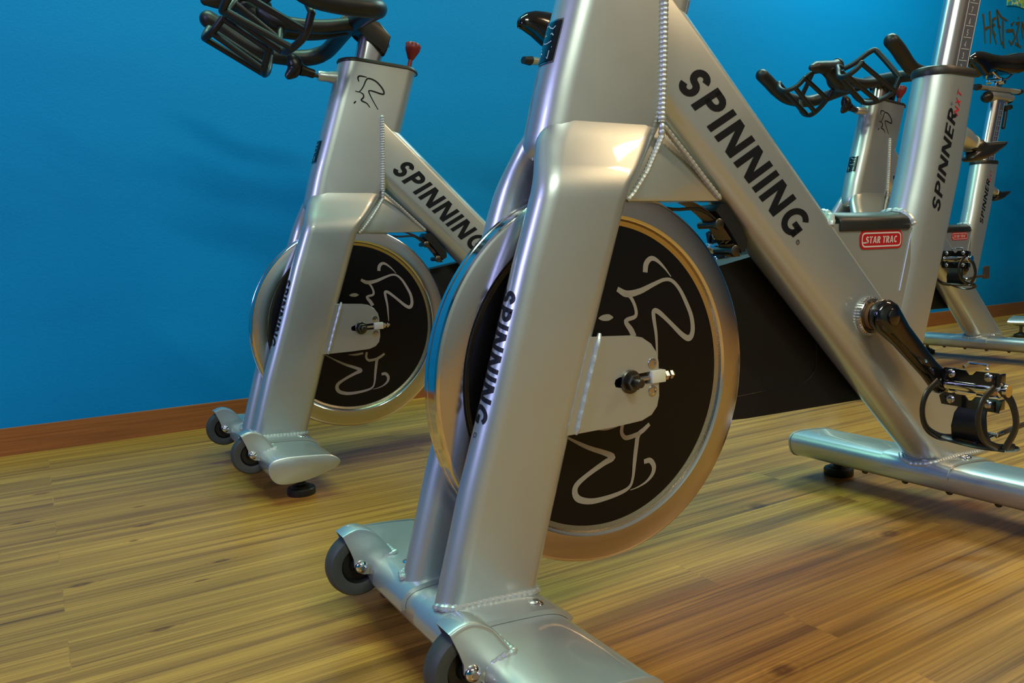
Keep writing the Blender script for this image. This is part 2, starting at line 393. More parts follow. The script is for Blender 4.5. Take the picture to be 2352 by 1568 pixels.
def front_emblem(P):
    bm = bmesh.new(); 
    def q(ph, z, e):
        x = interp(HEAD_F, z); return Vector((x-HH+(HH+e)*math.cos(ph), (HH+e)*math.sin(ph), z))
    def plate(z0, z1, p0, p1, e, mi):
        n, k = 10, 8
        rows = [[bm.verts.new(q(p0+(p1-p0)*i/n, z0+(z1-z0)*j/k, e)) for i in range(n+1)] for j in range(k+1)]
        for j in range(k):
            for i in range(n): bm.faces.new((rows[j][i], rows[j][i+1], rows[j+1][i+1], rows[j+1][i])).material_index = mi
    plate(.6905, .7415, -.52, .52, .0010, 1); plate(.6925, .7395, -.48, .48, .0016, 0)
    o = finish(bm, 'front_emblem', M['label'], P, 0, mats=[M['label'], M['satin']])
    o['label'] = 'black curved emblem plate with pale markings'
    polys = []
    for st in ([(0, -.009), (0, -.004), (.004, .001), (.006, .006), (.003, .009)], [(.012, -.008), (.012, .006), (.015, .009)], [(.022, -.007), (.024, .0), (.022, .008)], [(.030, -.011), (.030, .011)], [(.044, -.008), (.034, -.008), (.044, .008), (.034, .008)]):
        polys += ribbon_poly([(a-.022, b) for a, b in st], .0013)
    decal(polys, lambda u, v: q(v/HH, .716-u*.92, .0021), 'emblem_marks', M['grey_ink'], o)
def head_cap(P):
    bm = bmesh.new(); rings = []
    f, r = interp(HEAD_F, .919), interp(HEAD_R, .919); cx, hx = (f+r)/2, (f-r)/2
    for e, dz in ((0, -.001), (.0022, .0), (.0022, .004), (.0, .0075), (-.010, .009)):
        rings.append([(cx+x, y, .9185+dz-.016*max(0, (-.115-(cx+x))/.08)) for x, y in stadium(HH+e, HH+e, hx+e, HH+e, 12)])
    loft(bm, rings); finish(bm, 'head_cap', M['rubber'], P)
def tension_knob(P):
    bm = bmesh.new(); a = Vector((-.172, .004, .905)); d = Vector((-.27, 0, 1)).normalized()
    lathe(bm, [(.0052, 0), (.0052, .034), (.0075, .037), (.0165, .056), (.0178, .060), (.0178, .0700), (.0160, .073), (.008, .071), (0, .071)], a, d, 24)
    for k in range(12):
        A, B = frame_of(d); c = a+d*.0685+(A*math.cos(k*PI/6)+B*math.sin(k*PI/6))*.0168
        box(bm, c, .003, .003, .007, bev=.0006)
    o = finish(bm, 'tension_knob', M['red'], P); o['label'] = 'red funnel-shaped tension knob'
def head_lever(P):
    d = Vector((1, 0, .04)).normalized()
    bm = bmesh.new(); lathe(bm, [(.0155, -.02), (.013, .008), (.0115, .014), (.0115, .034), (.0095, .037), (.005, .037)], (.008, 0, .884), d, 24)
    ob = finish(bm, 'lever_boss', M['silver'], P)
    bm = bmesh.new(); cyl(bm, Vector((.03, 0, .885)), d, .0045, .03, 16); finish(bm, 'pin', M['dull'], ob)
    bm = bmesh.new()
    lathe(bm, [(.009, 0), (.010, .004), (.0105, .018), (.013, .026), (.013, .030)], Vector((.053, 0, .888)), Vector((1, 0, .25)), 20)
    pts = smooth_path([(.104, 0, .926), (.098, 0, .914), (.094, 0, .902), (.100, 0, .890), (.116, 0, .876)], 5)
    R = [.006, .007, .009, .0105, .012, .013, .0135, .014, .0145, .0145, .0145, .0142, .014, .013, .012, .0115, .011, .0095, .008, .0065, .004]
    tube(bm, pts, R[:len(pts)], 14, flat=1.25)
    box(bm, Vector((.088, 0, .899)), .03, .020, .018, Matrix.Rotation(-.25, 3, 'Y'), .006)
    finish(bm, 'lever_handle', M['plastic'], ob)
def prism_dt(bm, sec, cutA, cutB):
    """down tube between two planes (point, normal)"""
    ra, rb = [], []
    for n, y in sec:
        o = down_pt(0, n, y)
        for (p, nm), out in ((cutA, ra), (cutB, rb)):
            p = Vector(p); nm = Vector(nm); s = (p-o).dot(nm)/DU.dot(nm); out.append(o+DU*s)
    k = 12
    loft(bm, [[a.lerp(b, i/k) for a, b in zip(ra, rb)] for i in range(k+1)])
def down_tube(P):
    bm = bmesh.new()
    c, h = (N0+N1)/2, (N1-N0)/2
    sec = [(c+x, y) for x, y in stadium(.022, .027, h, .0332, 10)]
    prism_dt(bm, sec, ((-.088, 0, .70), (1, 0, .06)), ((-.7, 0, .086), (0, 0, 1)))
    o = finish(bm, 'down_tube', M['silver'], P)
    tp, L = text_polys('SPINNING', .050, .2, .15, .34, total=.2905)
    polys = tp+ring_mark((.3035, .008), .0032, .0008)+ribbon_poly([(.3025, .0065), (.3025, .0095), (.3045, .0085), (.3045, .0065)], .0006)
    decal(polys, lambda u, v: down_pt(-.388+u, .5625+v, .0338), 'lettering', M['ink'], o)
def seat_tube(P):
    bm = bmesh.new(); rings = []
    F_ = [(.74, -.6650), (.5769, -.6217), (.5129, -.600), (.29, -.530)]; R_ = [(.74, -.7805), (.5769, -.7422), (.5129, -.7215), (.395, -.6835), (.322, -.6590), (.29, -.648)]
    for z in (.735, .70, .66, .62, .58, .54, .514, .48, .44, .395, .36, .322, .30):
        f, r = interp(F_, z), interp(R_, z); cx, hx = (f+r)/2, (f-r)/2
        rings.append([(cx+x, y, z) for x, y in stadium(.042, .022, hx, .0325, 12)])
    loft(bm, rings); o = finish(bm, 'seat_tube', M['silver'], P)
    tp, L = text_polys('SPINNER', .025, .17, .15, .22, total=.166)
    ax = Vector((-.262, 0, 1)).normalized(); ac = Vector((-ax.z, 0, ax.x))
    def mp(u, v): p = Vector((-.655, 0, .5135))+ax*u-ac*(.003)+ac*v; return (p.x, .0331, p.z)
    # letters read upward: baseline at the rear side, tops toward the front
    def mp2(u, v): p = Vector((-.6695, 0, .512))+ax*u-ac*v*.92; return (p.x, .0331, p.z)
    decal(tp+ring_mark((.176, .020), .002, .0006), mp2, 'lettering', M['ink'], o)
    tn, L = text_polys('NXT', .014, .13, .25, .2, total=.042)
    def mp3(u, v): p = Vector((-.7145, 0, .668))+ax*u*.95-ac*v*.85; return (p.x, .0331, p.z)
    decal(tn, mp3, 'red_lettering', M['redink'], o)
    bm = bmesh.new(); rings = []
    f, r = interp(F_, .735), interp(R_, .735); cx, hx = (f+r)/2, (f-r)/2
    for e, dz in ((.0, -.001), (.0025, .0), (.0028, .007), (.0005, .012), (-.006, .0145), (-.012, .015)):
        rings.append([(cx+x, y, .735+dz-.02*0) for x, y in stadium(.042+e, .022+e, hx+e, .0325+e, 12)])
    loft(bm, rings); finish(bm, 'seat_tube_cap', M['rubber'], P)
def frame_web(P):
    bm = bmesh.new(); poly_prism(bm, [(-.395, .498), (-.60, .498), (-.60, .36), (-.53, .36)], -.0295, .0295, 0)
    o = finish(bm, 'frame_web', M['silver'], P)
    # red badge
    cx, cz, w, h = -.5235, .4725, .103, .0285; y = .0296
    def rr(w, h, r, y_, sgn=1): return round_poly([(cx+w/2, cz-h/2), (cx+w/2, cz+h/2), (cx-w/2, cz+h/2), (cx-w/2, cz-h/2)], r, 6)
    bm = bmesh.new(); poly_prism(bm, rr(w, h, .011, 0), y, y+.0012); b = finish(bm, 'brand_badge', M['badge_red'], P, 0)
    b['label'] = 'small red badge with white border and lettering'
    polys = []
    outer = rr(w-.006, h-.006, .009, 0); inner = rr(w-.0105, h-.0105, .007, 0)
    n = len(outer)
    for i in range(n): j = (i+1) % n; polys.append([outer[i], outer[j], inner[j], inner[i]])
    tp, L = text_polys('STAR TRAC', .0105, .2, .10, .15, total=.077)
    polys += [[(cx+.0395-a, cz-.0052+b_) for a, b_ in p] for p in tp]
    polys.append([(cx+.046, cz-.0052), (cx+.034, cz-.0052), (cx+.034, cz-.0033), (cx+.046, cz-.0033)])
    decal(polys, lambda u, v: (u, y+.0016, v), 'badge_lettering', M['white'], b)
    bm = bmesh.new()
    rings = []
    for x in (-.4245, -.428, -.590, -.5935):
        e = 0 if x in (-.428, -.590) else -.002
        rings.append([(x+.000, yy, zz) for yy, zz in [(.0315+e, .4865), (.0335+e, .4885), (.0335+e, .5)]+[((.0335+e)*math.cos(a), .5+(.016+e)*math.sin(a)) for a in [k*PI/12 for k in range(1, 12)]]+[(-.0335-e, .5), (-.0335-e, .4885), (-.0315-e, .4865)]])
    loft(bm, rings); finish(bm, 'top_pad', M['rubber'], P)
    bm = bmesh.new()
    y = .0305
    bead(bm, [(-.3955, y-.01, .5005), (-.402, y, .4965), (-.53, y, .375)], .0022, .004); bead(bm, [(-.602, y-.0004, .49), (-.5715, y-.0004, .39)], .0011, .004)
    for s in (1, -1):
        bead(bm, [(-.418, .0, .517), (-.416, s*.014, .515), (-.411, s*.026, .507), (-.404, s*.032, .495)], .0058, .009)
        bead(bm, [(-.594, .0, .518), (-.596, s*.016, .515), (-.599, s*.027, .506), (-.601, s*.033, .493)], .0058, .009)
    finish(bm, 'weld_bead', M['weld'], P)
def gusset(P):
    bm = bmesh.new()
    poly_prism(bm, [(-.190, .5315), (-.155, .5700), (-.085, .632), (-.05, .64), (-.0, .54), (-.0, .5315)], -.0215, .0215, .0015)
    finish(bm, 'gusset', M['silver'], P)
    bm = bmesh.new()
    for s in (1, -1):
        y = .0325*s
        bead(bm, [(-.0905, y*.98, .800), (-.0865, y*.98, .70), (-.082, y*.98, .626)], .0056, .0056)
        bead(bm, [(-.082, y*1.02, .626), (-.082, y*.98, .61), (-.066, y*1.12, .588), (-.046, s*.045, .565), (-.022, s*.0475, .538), (-.012, s*.048, .530)], .0042, .006)
        bead(bm, [(-.084, y, .623), (-.128, s*.0275, .588), (-.160, s*.0245, .560), (-.1905, s*.0225, .534)], .0038, .007)
    bead(bm, [(-.128, -.026, .785), (-.128, 0, .787), (-.128, .026, .785)], .004, .006)
    finish(bm, 'weld_bead', M['weld'], P)
def flywheel(P):
    c = (0, 0, HUBZ)
    bm = bmesh.new()
    side = [(.1895, .0095), (.1925, .0110), (.1955, .0120), (.1975, .0150), (.2000, .0158), (.2015, .0166), (.2300, .0166), (.2335, .0152), (.2350, .0125)]
    mi = [1, 1, 1, 0, 0, 2, 0, 0]
    prof = [(r, -y) for r, y in side]+[(.2350, -.006), (.2342, -.0055), (.2342, .0055), (.2350, .006)]+[(r, y) for r, y in reversed(side)]
    mis = mi+[0]*5+list(reversed(mi))
    prof = [(.18, -.008)]+prof+[(.18, .008)]; mis = [1]+mis+[1]
    lathe(bm, prof, c, (0, 1, 0), 144, mis=mis)
    w = finish(bm, 'flywheel', M['chrome'], P, 25, mats=[M['chrome'], M['bevel'], M['satin']])
    bm = bmesh.new()
    lathe(bm, [(.1898, -.0098), (.1898, .0098)], c, (0, 1, 0), 144); lathe(bm, [(.03, .0097), (.03, .020), (.018, .03), (.012, .055)], c, (0, 1, 0), 32); lathe(bm, [(.03, -.0097), (.03, -.020), (.018, -.03), (.012, -.055)], c, (0, 1, 0), 32)
    d = finish(bm, 'flywheel_disc', M['disc'], w); d['label'] = 'glossy black disc filling the chrome flywheel'
    polys = []
    for k in RIDER_DISC.values():
        p = sm2(k, 5); q = ribbon_poly([(a[0], a[1]) for a in p], [a[2] for a in p])
        polys += q
    decal(polys, lambda u, v: (u, .0103, HUBZ+v), 'rider_emblem', M['logo'], w)
    decal([[(-a, b) for a, b in p] for p in polys], lambda u, v: (u, -.0103, HUBZ+v), 'rider_emblem', M['logo'], w)
def dropout(P):
    for s in (1, -1):
        y0, y1 = (.0585, .0625) if s > 0 else (-.0625, -.0585)
        poly = [(.100, .262), (.068, .374), (.030, .3722), (-.004, .3700), (-.020, .3665), (-.034, .3575), (-.0425, .346), (-.0455, .334)]
        slot = [(-.0455, .3235), (.016, .3225), (.0225, .3200), (.0245, .3150), (.0225, .3100), (.016, .3080), (-.0455, .3095)]
        poly += slot+[(-.0455, .292), (-.042, .279), (-.033, .2695), (-.018, .2645), (.020, .2630)]
        bm = bmesh.new(); poly_prism(bm, poly, y0, y1, .0008, 1)
        o = finish(bm, 'dropout_plate', M['silver'], P, 30)
        bm = bmesh.new(); bead(bm, [(.0420, s*.0600, .3760), (.0455, s*.0625, .366), (.0620, s*.0625, .318), (.0780, s*.0622, .268), (.080, s*.0600, .262)], .0040, .016); finish(bm, 'weld_bead', M['weld'], o)
        for zz in (.3335, .2995):
            bm = bmesh.new(); lathe(bm, [(.0068, 0), (.0064, .0016), (.0040, .0018), (.0036, .0004), (.0001, .0004)], (-.0345, s*.0622, zz), (0, s, 0), 20); finish(bm, 'screw', M['satin'], o)
        bm = bmesh.new(); yy = s*.0625
        lathe(bm, [(.0145, 0), (.0145, .002), (.0132, .0032), (.0105, .0034)], (0, yy, HUBZ), (0, s, 0), 28)
        lathe(bm, [(.0100, .003), (.0105, .0045), (.0105, .010), (.0090, .0115), (.006, .0115)], (0, yy, HUBZ), (0, s, 0), 6)
        lathe(bm, [(.0055, .010), (.0055, .0205), (.0045, .0215)], (0, yy, HUBZ), (0, s, 0), 16)
        finish(bm, 'axle_nut', M['dull'], P, 30)
        bm = bmesh.new(); box(bm, (-.0425, s*.0605, .3165), .022, .011, .0155, bev=.001); a = finish(bm, 'chain_adjuster', M['ivory'], P, 30)
        bm = bmesh.new(); tube(bm, [(-.010, s*.0605, .3155), (-.070, s*.0605, .3165)], .0032, 10)
        lathe(bm, [(.0062, 0), (.0062, .005)], (-.0540, s*.0605, .3163), (-1, 0, 0), 6); lathe(bm, [(.0058, 0), (.0058, .004)], (-.0625, s*.0605, .3165), (-1, 0, 0), 6)
        finish(bm, 'adjuster_screw', M['satin'], a, 30)
def brake(P):
    bm = bmesh.new()
    a0 = math.atan2(.472-HUBZ, -.262); 
    def pt(r, a): return Vector((r*math.cos(a), 0, HUBZ+r*math.sin(a)))
    A = [math.radians(x) for x in (132.5, 134, 137, 140, 143, 146, 148)]
    rings = []
    for a in A:
        p0, p1 = pt(.277, a), pt(.2965 if 133 < math.degrees(a) < 147.9 else .290, a)
        rings.append([(p0.x, -.018, p0.z), (p0.x, .018, p0.z), (p1.x, .018, p1.z), (p1.x, -.018, p1.z)])
    loft(bm, rings); o = finish(bm, 'brake_block', M['plastic'], P, 30)
    bm = bmesh.new(); tube(bm, smooth_path([pt(.276, math.radians(149)), pt(.2745, math.radians(140)), pt(.270, math.radians(131)), pt(.262, math.radians(124)), (-.118, 0, .534)], 6), .014, 4, flat=.14, ref=(.6, 0, .8) )
    finish(bm, 'brake_strap', M['brown'], o, 30)
    bm = bmesh.new()
    for a in (136, 146):
        bm = bmesh.new(); c = pt(.2685, math.radians(a)); lathe(bm, [(.0052, -.019), (.0052, .014), (.0078, .014), (.0078, .0185), (.006, .0195)], c, (0, 1, 0), 16)
        finish(bm, 'brake_bolt', M['dull'], o, 30)
    bm = bmesh.new(); tube(bm, smooth_path([(-.06, .008, .531), (-.12, .008, .522), (-.17, .010, .520), (-.225, .010, .488)], 5), .0022, 8); finish(bm, 'brake_cable', M['rubber'], o)
def chain_guard(P):
    bm = bmesh.new()
    poly = round_poly([(.075, .360), (.02, .3975), (-.30, .4525), (-.50, .487), (-.615, .46), (-.672, .36), (-.640, .222), (-.575, .2055), (-.30, .211), (-.02, .232), (.075, .268)], [.03, .03, 0, .05, .05, .06, .03, .02, 0, .04, .03], 5)
    poly_prism(bm, poly, -.088, -.036, .004, 2)
    tube(bm, smooth_path([(-.28, -.0362, .247), (-.40, -.0362, .250), (-.44, -.0362, .256), (-.457, -.0362, .278), (-.457, -.0362, .335)], 5), .0013, 6)
    finish(bm, 'chain_guard', M['guard'], P, 40)
def bottom_bracket(P):
    bm = bmesh.new()
    lathe(bm, [(.029, .030), (.0292, .038), (.027, .0405), (.0225, .0410), (.0215, .036), (.012, .036)], (CRX, 0, CRZ), (0, 1, 0), 40)
    lathe(bm, [(.029, .030), (.0292, .038), (.027, .0405), (.0225, .0410), (.0215, .036), (.012, .036)], (CRX, 0, CRZ), (0, -1, 0), 40)
    for k in range(40):
        a = 2*PI*k/40; box(bm, (CRX+.0288*math.cos(a), .0365, CRZ+.0288*math.sin(a)), .0022, .006, .0022, bev=.0004, seg=1)
    o = finish(bm, 'bottom_bracket', M['satin'], P)
    bm = bmesh.new(); lathe(bm, [(.0205, .035), (.0205, .047), (.012, .047)], (CRX, 0, CRZ), (0, 1, 0), 32); finish(bm, 'bearing_seal', M['brown'], o)

PROF = [(.2695, .0700), (.2685, .0785), (.2640, .0845), (.2560, .0885), (.2350, .0905), (.2100, .0892), (.1850, .0872), (.1600, .0845), (.1460, .0810), (.1360, .0755), (.1300, .0690), (.1325, .0630), (.1400, .0575), (.1600, .0505), (.1850, .0440), (.2080, .0405), (.2300, .0395), (.2480, .0410), (.2590, .0465), (.2660, .0560)]
def prof_s(e=0., sx=1, cx=.199):
    P = smooth_path([(x, 0, z) for x, z in PROF], 2, True); c = Vector((cx, 0, .0645)); out = []
    for i, p in enumerate(P):
        t = (P[(i+1) % len(P)]-P[i-1]).normalized(); n = Vector((t.z, 0, -t.x))
        if n.dot(p-c) < 0: n = -n
        q = p+n*e; out.append((q.x, q.z))
    return out
def leveling_foot(P, x, y, ztop=.045):
    bm = bmesh.new(); lathe(bm, [(.0270, 0), (.0285, .002), (.0285, .0125), (.0262, .0150), (.021, .0155), (.018, .0190), (.010, .0200), (.010, .024)], (x, y, 0.0), (0, 0, 1), 40)
    o = finish(bm, 'leveling_foot', M['rubber'], P, 40)
    bm = bmesh.new(); cyl(bm, (x, y, .022), (0, 0, 1), .006, ztop-.022, 16); finish(bm, 'foot_stem', M['dull'], o)
def front_stabilizer(P):
    YE = .262
    bm = bmesh.new(); pr = prof_s()
    ys = [-YE, -YE+.001, -.1, 0, .1, YE-.001, YE]
    loft(bm, [[(x, y, z) for x, z in pr] for y in ys])
    o = finish(bm, 'front_stabilizer', M['silver'], P, 40)
    for s in (1, -1):
        bm = bmesh.new(); q = prof_s(.0016); q2 = prof_s(-.0006)
        loft(bm, [[(x, s*(YE-.0005), z) for x, z in q], [(x, s*(YE+.0025), z) for x, z in q], [(x, s*(YE+.004), z) for x, z in q2]])
        c = finish(bm, 'end_cap', M['silver'], o, 40)
        leveling_foot(P, .199, s*.2167, .043)
    for s in (1, -1):
        # saddle plate under the blade
        bm = bmesh.new(); e = prof_s(.0060); n = len(e)
        top = [p for p in e if p[1] > .064]; top.sort(key=lambda p: -p[0])
        e0 = prof_s(.0004); top0 = [p for p in e0 if p[1] > .064]; top0.sort(key=lambda p: -p[0])
        k = min(len(top), len(top0)); top, top0 = top[:k], top0[:k]
        ya, yb = .018, .110
        rings = []
        for (x, z), (x0, z0) in zip(top, top0): rings.append([(x, s*ya, z), (x, s*yb, z), (x0, s*yb, z0), (x0, s*ya, z0)])
        loft(bm, rings); b = finish(bm, 'mounting_bracket', M['silver'], P, 40)
        bolt_obj(b, (.160, s*.090, .0885), (-.08, 0, 1), .0095, .005)
        bolt_obj(b, (.235, s*.090, .0945), (.02, 0, 1), .0085, .004) if s < 0 else None
        bm = bmesh.new(); y = s*.0655
        bead(bm, [(.262, s*.045, .096), (.257, s*.058, .098), (.245, s*.0655, .0965), (.20, s*.067, .0945), (.150, s*.067, .0905), (.139, s*.060, .089), (.1345, s*.045, .088)], .0042, .007)
        finish(bm, 'weld_bead', M['weld'], b)
def transport(P):
    for s in (1, -1):
        hx, hz, yc = .2800, .0834, s*.1537
        bm = bmesh.new()
        lathe(bm, [(.0235, -.0105), (.0300, -.0125), (.0370, -.0120), (.0398, -.0085), (.0408, 0), (.0398, .0085), (.0370, .0120), (.0300, .0125), (.0235, .0105), (.0235, -.0105)], (hx, yc, hz), (0, 1, 0), 48, nocap=True)
        w = finish(bm, 'transport_wheel', M['tyre'], P)
        bm = bmesh.new(); lathe(bm, [(.0001, -.009), (.010, -.0105), (.012, -.004), (.020, -.004), (.0240, -.0100), (.0240, .0100), (.020, .004), (.012, .004), (.010, .0105), (.0001, .009)], (hx, yc, hz), (0, 1, 0), 32)
        finish(bm, 'wheel_hub', M['plastic'], w)
        # fender: two cheeks and an arched top
        arcp = [(.3013, .1267), (.2905, .1308), (.2800, .1322), (.2690, .1290), (.2580, .1220), (.2490, .1115), (.2400, .0990), (.2335, .0885)]
        arcp = [(p.x, p.z) for p in smooth_path([(x, 0, z) for x, z in arcp], 3)]
        cheek = [((x-.268)*.985+.268, (z-.085)*.985+.085) for x, z in arcp]+[(.2440, .0870), (.2560, .0830), (.2640, .0760), (.2690, .0710), (.2770, .0725), (.2850, .0765), (.2885, .0840), (.2885, .0940), (.2925, .1060), (.2975, .1180)]
        bm = bmesh.new()
        for ya, yb in ((s*.1664, s*.1691), (s*.1382, s*.1409)):
            poly_prism(bm, cheek, min(ya, yb), max(ya, yb), 0)
        outer = [Vector((x, 0, z)) for x, z in arcp]; rings = []
        cc = Vector((.268, 0, .085))
        for p in outer:
            d = (p-cc).normalized()*.0030; 
            q = lambda k, y: (p.x+d.x*k, s*y, p.z+d.z*k)
            rings.append([q(-1.5, .1694), q(-.6, .1692), q(-.1, .1680), q(.12, .1662), q(.2, .1640), q(.2, .1400), q(0, .1384), q(-.8, .1379), q(-1.5, .1379)])
        loft(bm, rings)
        f = finish(bm, 'wheel_fender', M['silver'], P, 40)
        bm = bmesh.new(); y = s*.1692
        bead(bm, [(.2325, y, .0905), (.2440, y, .0890), (.2560, y, .0850), (.2650, y, .0780), (.2690, y, .0700)], .0046, .006)
        bead(bm, [(.2305, s*.1380, .0935), (.2395, s*.1380, .0905), (.2480, s*.1380, .0870), (.2570, s*.1380, .0820)], .0035, .006)
        bead(bm, [(.2335, s*.1380, .0905), (.2335, s*.1691, .0905)], .0042, .006)
        finish(bm, 'weld_bead', M['weld'], f)
        bolt_obj(f, (hx, s*.1691, hz), (0, s, 0), .0085, .0065, 'wheel_bolt')
        bolt_obj(f, (hx, s*.1382, hz), (0, -s, 0), .0085, .0065, 'wheel_bolt')
def rear_stabilizer(P):
    YE = .262; off = -.934
    def prf(e=0): return [(x+off, z*.97+.0045) for x, z in prof_s(e)]
    bm = bmesh.new(); pr = prf(); loft(bm, [[(x, y, z) for x, z in pr] for y in (-YE, -YE+.001, -.1, 0, .1, YE-.001, YE)])
    o = finish(bm, 'rear_stabilizer', M['silver'], P, 40)
    for s in (1, -1):
        bm = bmesh.new(); q = prf(.0016); q2 = prf(-.0006)
        loft(bm, [[(x, s*(YE-.0005), z) for x, z in q], [(x, s*(YE+.0025), z) for x, z in q], [(x, s*(YE+.004), z) for x, z in q2]])
        finish(bm, 'end_cap', M['silver'], o, 40)
        leveling_foot(P, -.760, s*.2200, .050)
    bm = bmesh.new(); e = [p for p in prf(.0042) if p[1] > .066]; e.sort(key=lambda p: -p[0]); e0 = [p for p in prf(.0004) if p[1] > .066]; e0.sort(key=lambda p: -p[0])
    k = min(len(e), len(e0)); rings = [[(x, -.062, z), (x, .062, z), (x0, .062, z0), (x0, -.062, z0)] for (x, z), (x0, z0) in zip(e[:k], e0[:k])]
    loft(bm, rings); b = finish(bm, 'mounting_bracket', M['silver'], P, 40)
    for s in (1, -1):
        bolt_obj(b, (-.740, s*.048, .0955), (0, 0, 1), .0085, .0045)
        bm = bmesh.new(); bead(bm, [(-.664, 0, .086), (-.667, s*.022, .090), (-.680, s*.033, .0945), (-.74, s*.0345, .0955), (-.80, s*.034, .0925), (-.822, s*.030, .0905)], .0045, .007); finish(bm, 'weld_bead', M['weld'], b)
    for y in (-.03, .05, -.11, .13):
        bm = bmesh.new(); dome(bm, (-.690, y, .0440), (0, 0, -1), .006, .005, 12); finish(bm, 'underside_screw', M['dull'], o)
def post_lever(P):
    d = Vector((-1, 0, -.30)).normalized(); c = Vector((-.782, 0, .6415))
    bm = bmesh.new(); lathe(bm, [(.0185, -.014), (.0175, .010), (.0155, .020), (.0150, .026), (.010, .027)], c, d, 28); b = finish(bm, 'lever_boss', M['silver'], P)
    bm = bmesh.new(); lathe(bm, [(.0150, .028), (.0150, .033), (.012, .034)], c, d, 28); finish(bm, 'pin', M['ivory'], b)
    bm = bmesh.new(); q = c+d*.030
    wing = [(-0.8213, 0.64), (-0.8347, 0.6365), (-0.8444, 0.6348), (-0.8713, 0.6372), (-0.9088, 0.6393), (-0.9171, 0.6375), (-0.9093, 0.6311), (-0.8896, 0.6222), (-0.8702, 0.6134), (-0.8484, 0.6068), (-0.8268, 0.6022), (-0.8055, 0.6003), (-0.7973, 0.6027), (-0.798, 0.6074), (-0.8071, 0.6143), (-0.8105, 0.6184), (-0.7996, 0.6233)]
    wing = [(p.x, p.z) for p in smooth_path([(x, 0, z) for x, z in wing], 2, True)]
    cx = sum(p[0] for p in wing)/len(wing); cz = sum(p[1] for p in wing)/len(wing)
    loft(bm, [[(cx+(x-cx)*k, y, cz+(z-cz)*k) for x, z in wing] for k, y in ((.55, -.0135), (.85, -.0115), (.97, -.007), (1, 0), (.97, .007), (.85, .0115), (.55, .0135))])
    finish(bm, 'lever_handle', M['plastic'], b, 50)

# ------------------------------------------------------------------ adjustable parts
def handlebar(P, dz, dx=0.0):
    off = Vector((dx, 0, dz))
    def T(p): return Vector(p)+off
    # sliding post
    bm = bmesh.new(); rings = []
    for z in (.900, .930, .960+dz, .985+dz):
        cx = -.072-(z-.9185)*.30
        for_ = 1
        rings.append([(cx+x, y, z+(x*.95-.012 if z > .984+dz else (x*.3-.006 if z > .955+dz else 0))) for x, y in stadium(.020, .020, .0320, .020, 8)])
    loft(bm, rings); finish(bm, 'handlebar_post', M['post'], P)
    bm = bmesh.new()
    poly = [T(p) for p in [(-.020, 0, .990), (-.050, 0, .972), (-.070, 0, .965), (-.108, 0, .925), (-.121, 0, .918), (-.128, 0, .930), (-.139, 0, .962), (-.112, 0, .992), (-.060, 0, 1.000), (-.030, 0, 1.000)]]
    poly_prism(bm, [(p.x, p.z) for p in poly], -.026, .026, .005, 3)
    finish(bm, 'handlebar_clamp', M['plastic'], P, 40)
    bm = bmesh.new()
    for s in (1, -1):
        pts = smooth_path([T(p) for p in [(.218, .230*s, 1.028), (.185, .230*s, 1.009), (.145, .228*s, .982), (.105, .225*s, .963), (.060, .224*s, .9565), (.010, .222*s, .956), (-.025, .212*s, .960), (-.048, .185*s, .968), (-.054, .140*s, .976), (-.054, .070*s, .983), (-.052, -.004*s, .986)]], 6)
        n = len(pts); R = [.0205 if i < 12 else (.0198 if i < 40 else .0188) for i in range(n)]
        tube(bm, pts, R, 20, round_ends=True)
        tube(bm, smooth_path([T(p) for p in [(-.045, .020*s, .980), (.02, .028*s, .966), (.08, .030*s, .962), (.125, .026*s, .968), (.150, .016*s, .985)]], 5), .0155, 16, round_ends=True)
    # central raised grip with an open rear end, on a solid body
    tube(bm, [T(p) for p in [(.240, 0, 1.004), (.205, 0, 1.006), (.165, 0, 1.010), (.140, 0, 1.016)]], [.017, .0195, .0195, .0215], 20, round_ends=False)
    lathe(bm, [(.013, -.004), (.018, .002), (.0225, .002), (.0230, -.004)], T((.140, 0, 1.016)), (-1, 0, .2), 20)
    tube(bm, smooth_path([T(p) for p in [(.262, 0, 1.000), (.24, 0, 1.004)]], 4), [.010, .012, .014, .016, .017], 20, round_ends=True)
    tube(bm, smooth_path([T(p) for p in [(.185, 0, .998), (.165, 0, .985), (.140, 0, .968), (.115, 0, .962)]], 5), .020, 16, round_ends=True)
    hb = finish(bm, 'handlebar', M['rubber'], P, 60); hb['label'] = 'black dipped handlebar with forward horns'
    for s in (1, -1):
        bm = bmesh.new()
        def Y(p): return T((p[0], p[1]*s, p[2]))
        ring = smooth_path([Y(p) for p in [(.150, .030, 1.000), (.138, .060, 1.012), (.112, .100, 1.042), (.102, .118, 1.028), (.092, .172, .955), (.093, .176, .942), (.104, .160, .905), (.122, .122, .887), (.130, .090, .889), (.128, .055, .915), (.118, .032, .950)]], 4)
        tube(bm, ring, .0078, 10)
        hook = smooth_path([Y(p) for p in [(.218, .060, .985), (.236, .075, .962), (.248, .098, .953), (.250, .115, .954), (.243, .138, .968), (.232, .148, .985)]], 4)
        tube(bm, hook, .0076, 10, round_ends=True)
        for a, b in (((.250, .113, .953), (.120, .126, .887)), ((.240, .080, .958), (.132, .086, .889)), ((.233, .147, .984), (.100, .166, .912)), ((.218, .060, .985), (.128, .046, .925))):
            tube(bm, [Y(a), Y(b)], .0072, 10)
        tube(bm, smooth_path([Y((.218, .060, .985)), Y((.20, .045, 1.0)), Y((.160, .030, 1.005))], 4), .0062, 10)
        tube(bm, smooth_path([Y((.232, .148, .985)), Y((.205, .150, 1.004)), Y((.150, .120, 1.020)), Y((.112, .104, 1.036))], 4), .0058, 10) if s > 0 and False else None
        finish(bm, 'bottle_cage', M['rubber'], P, 60)

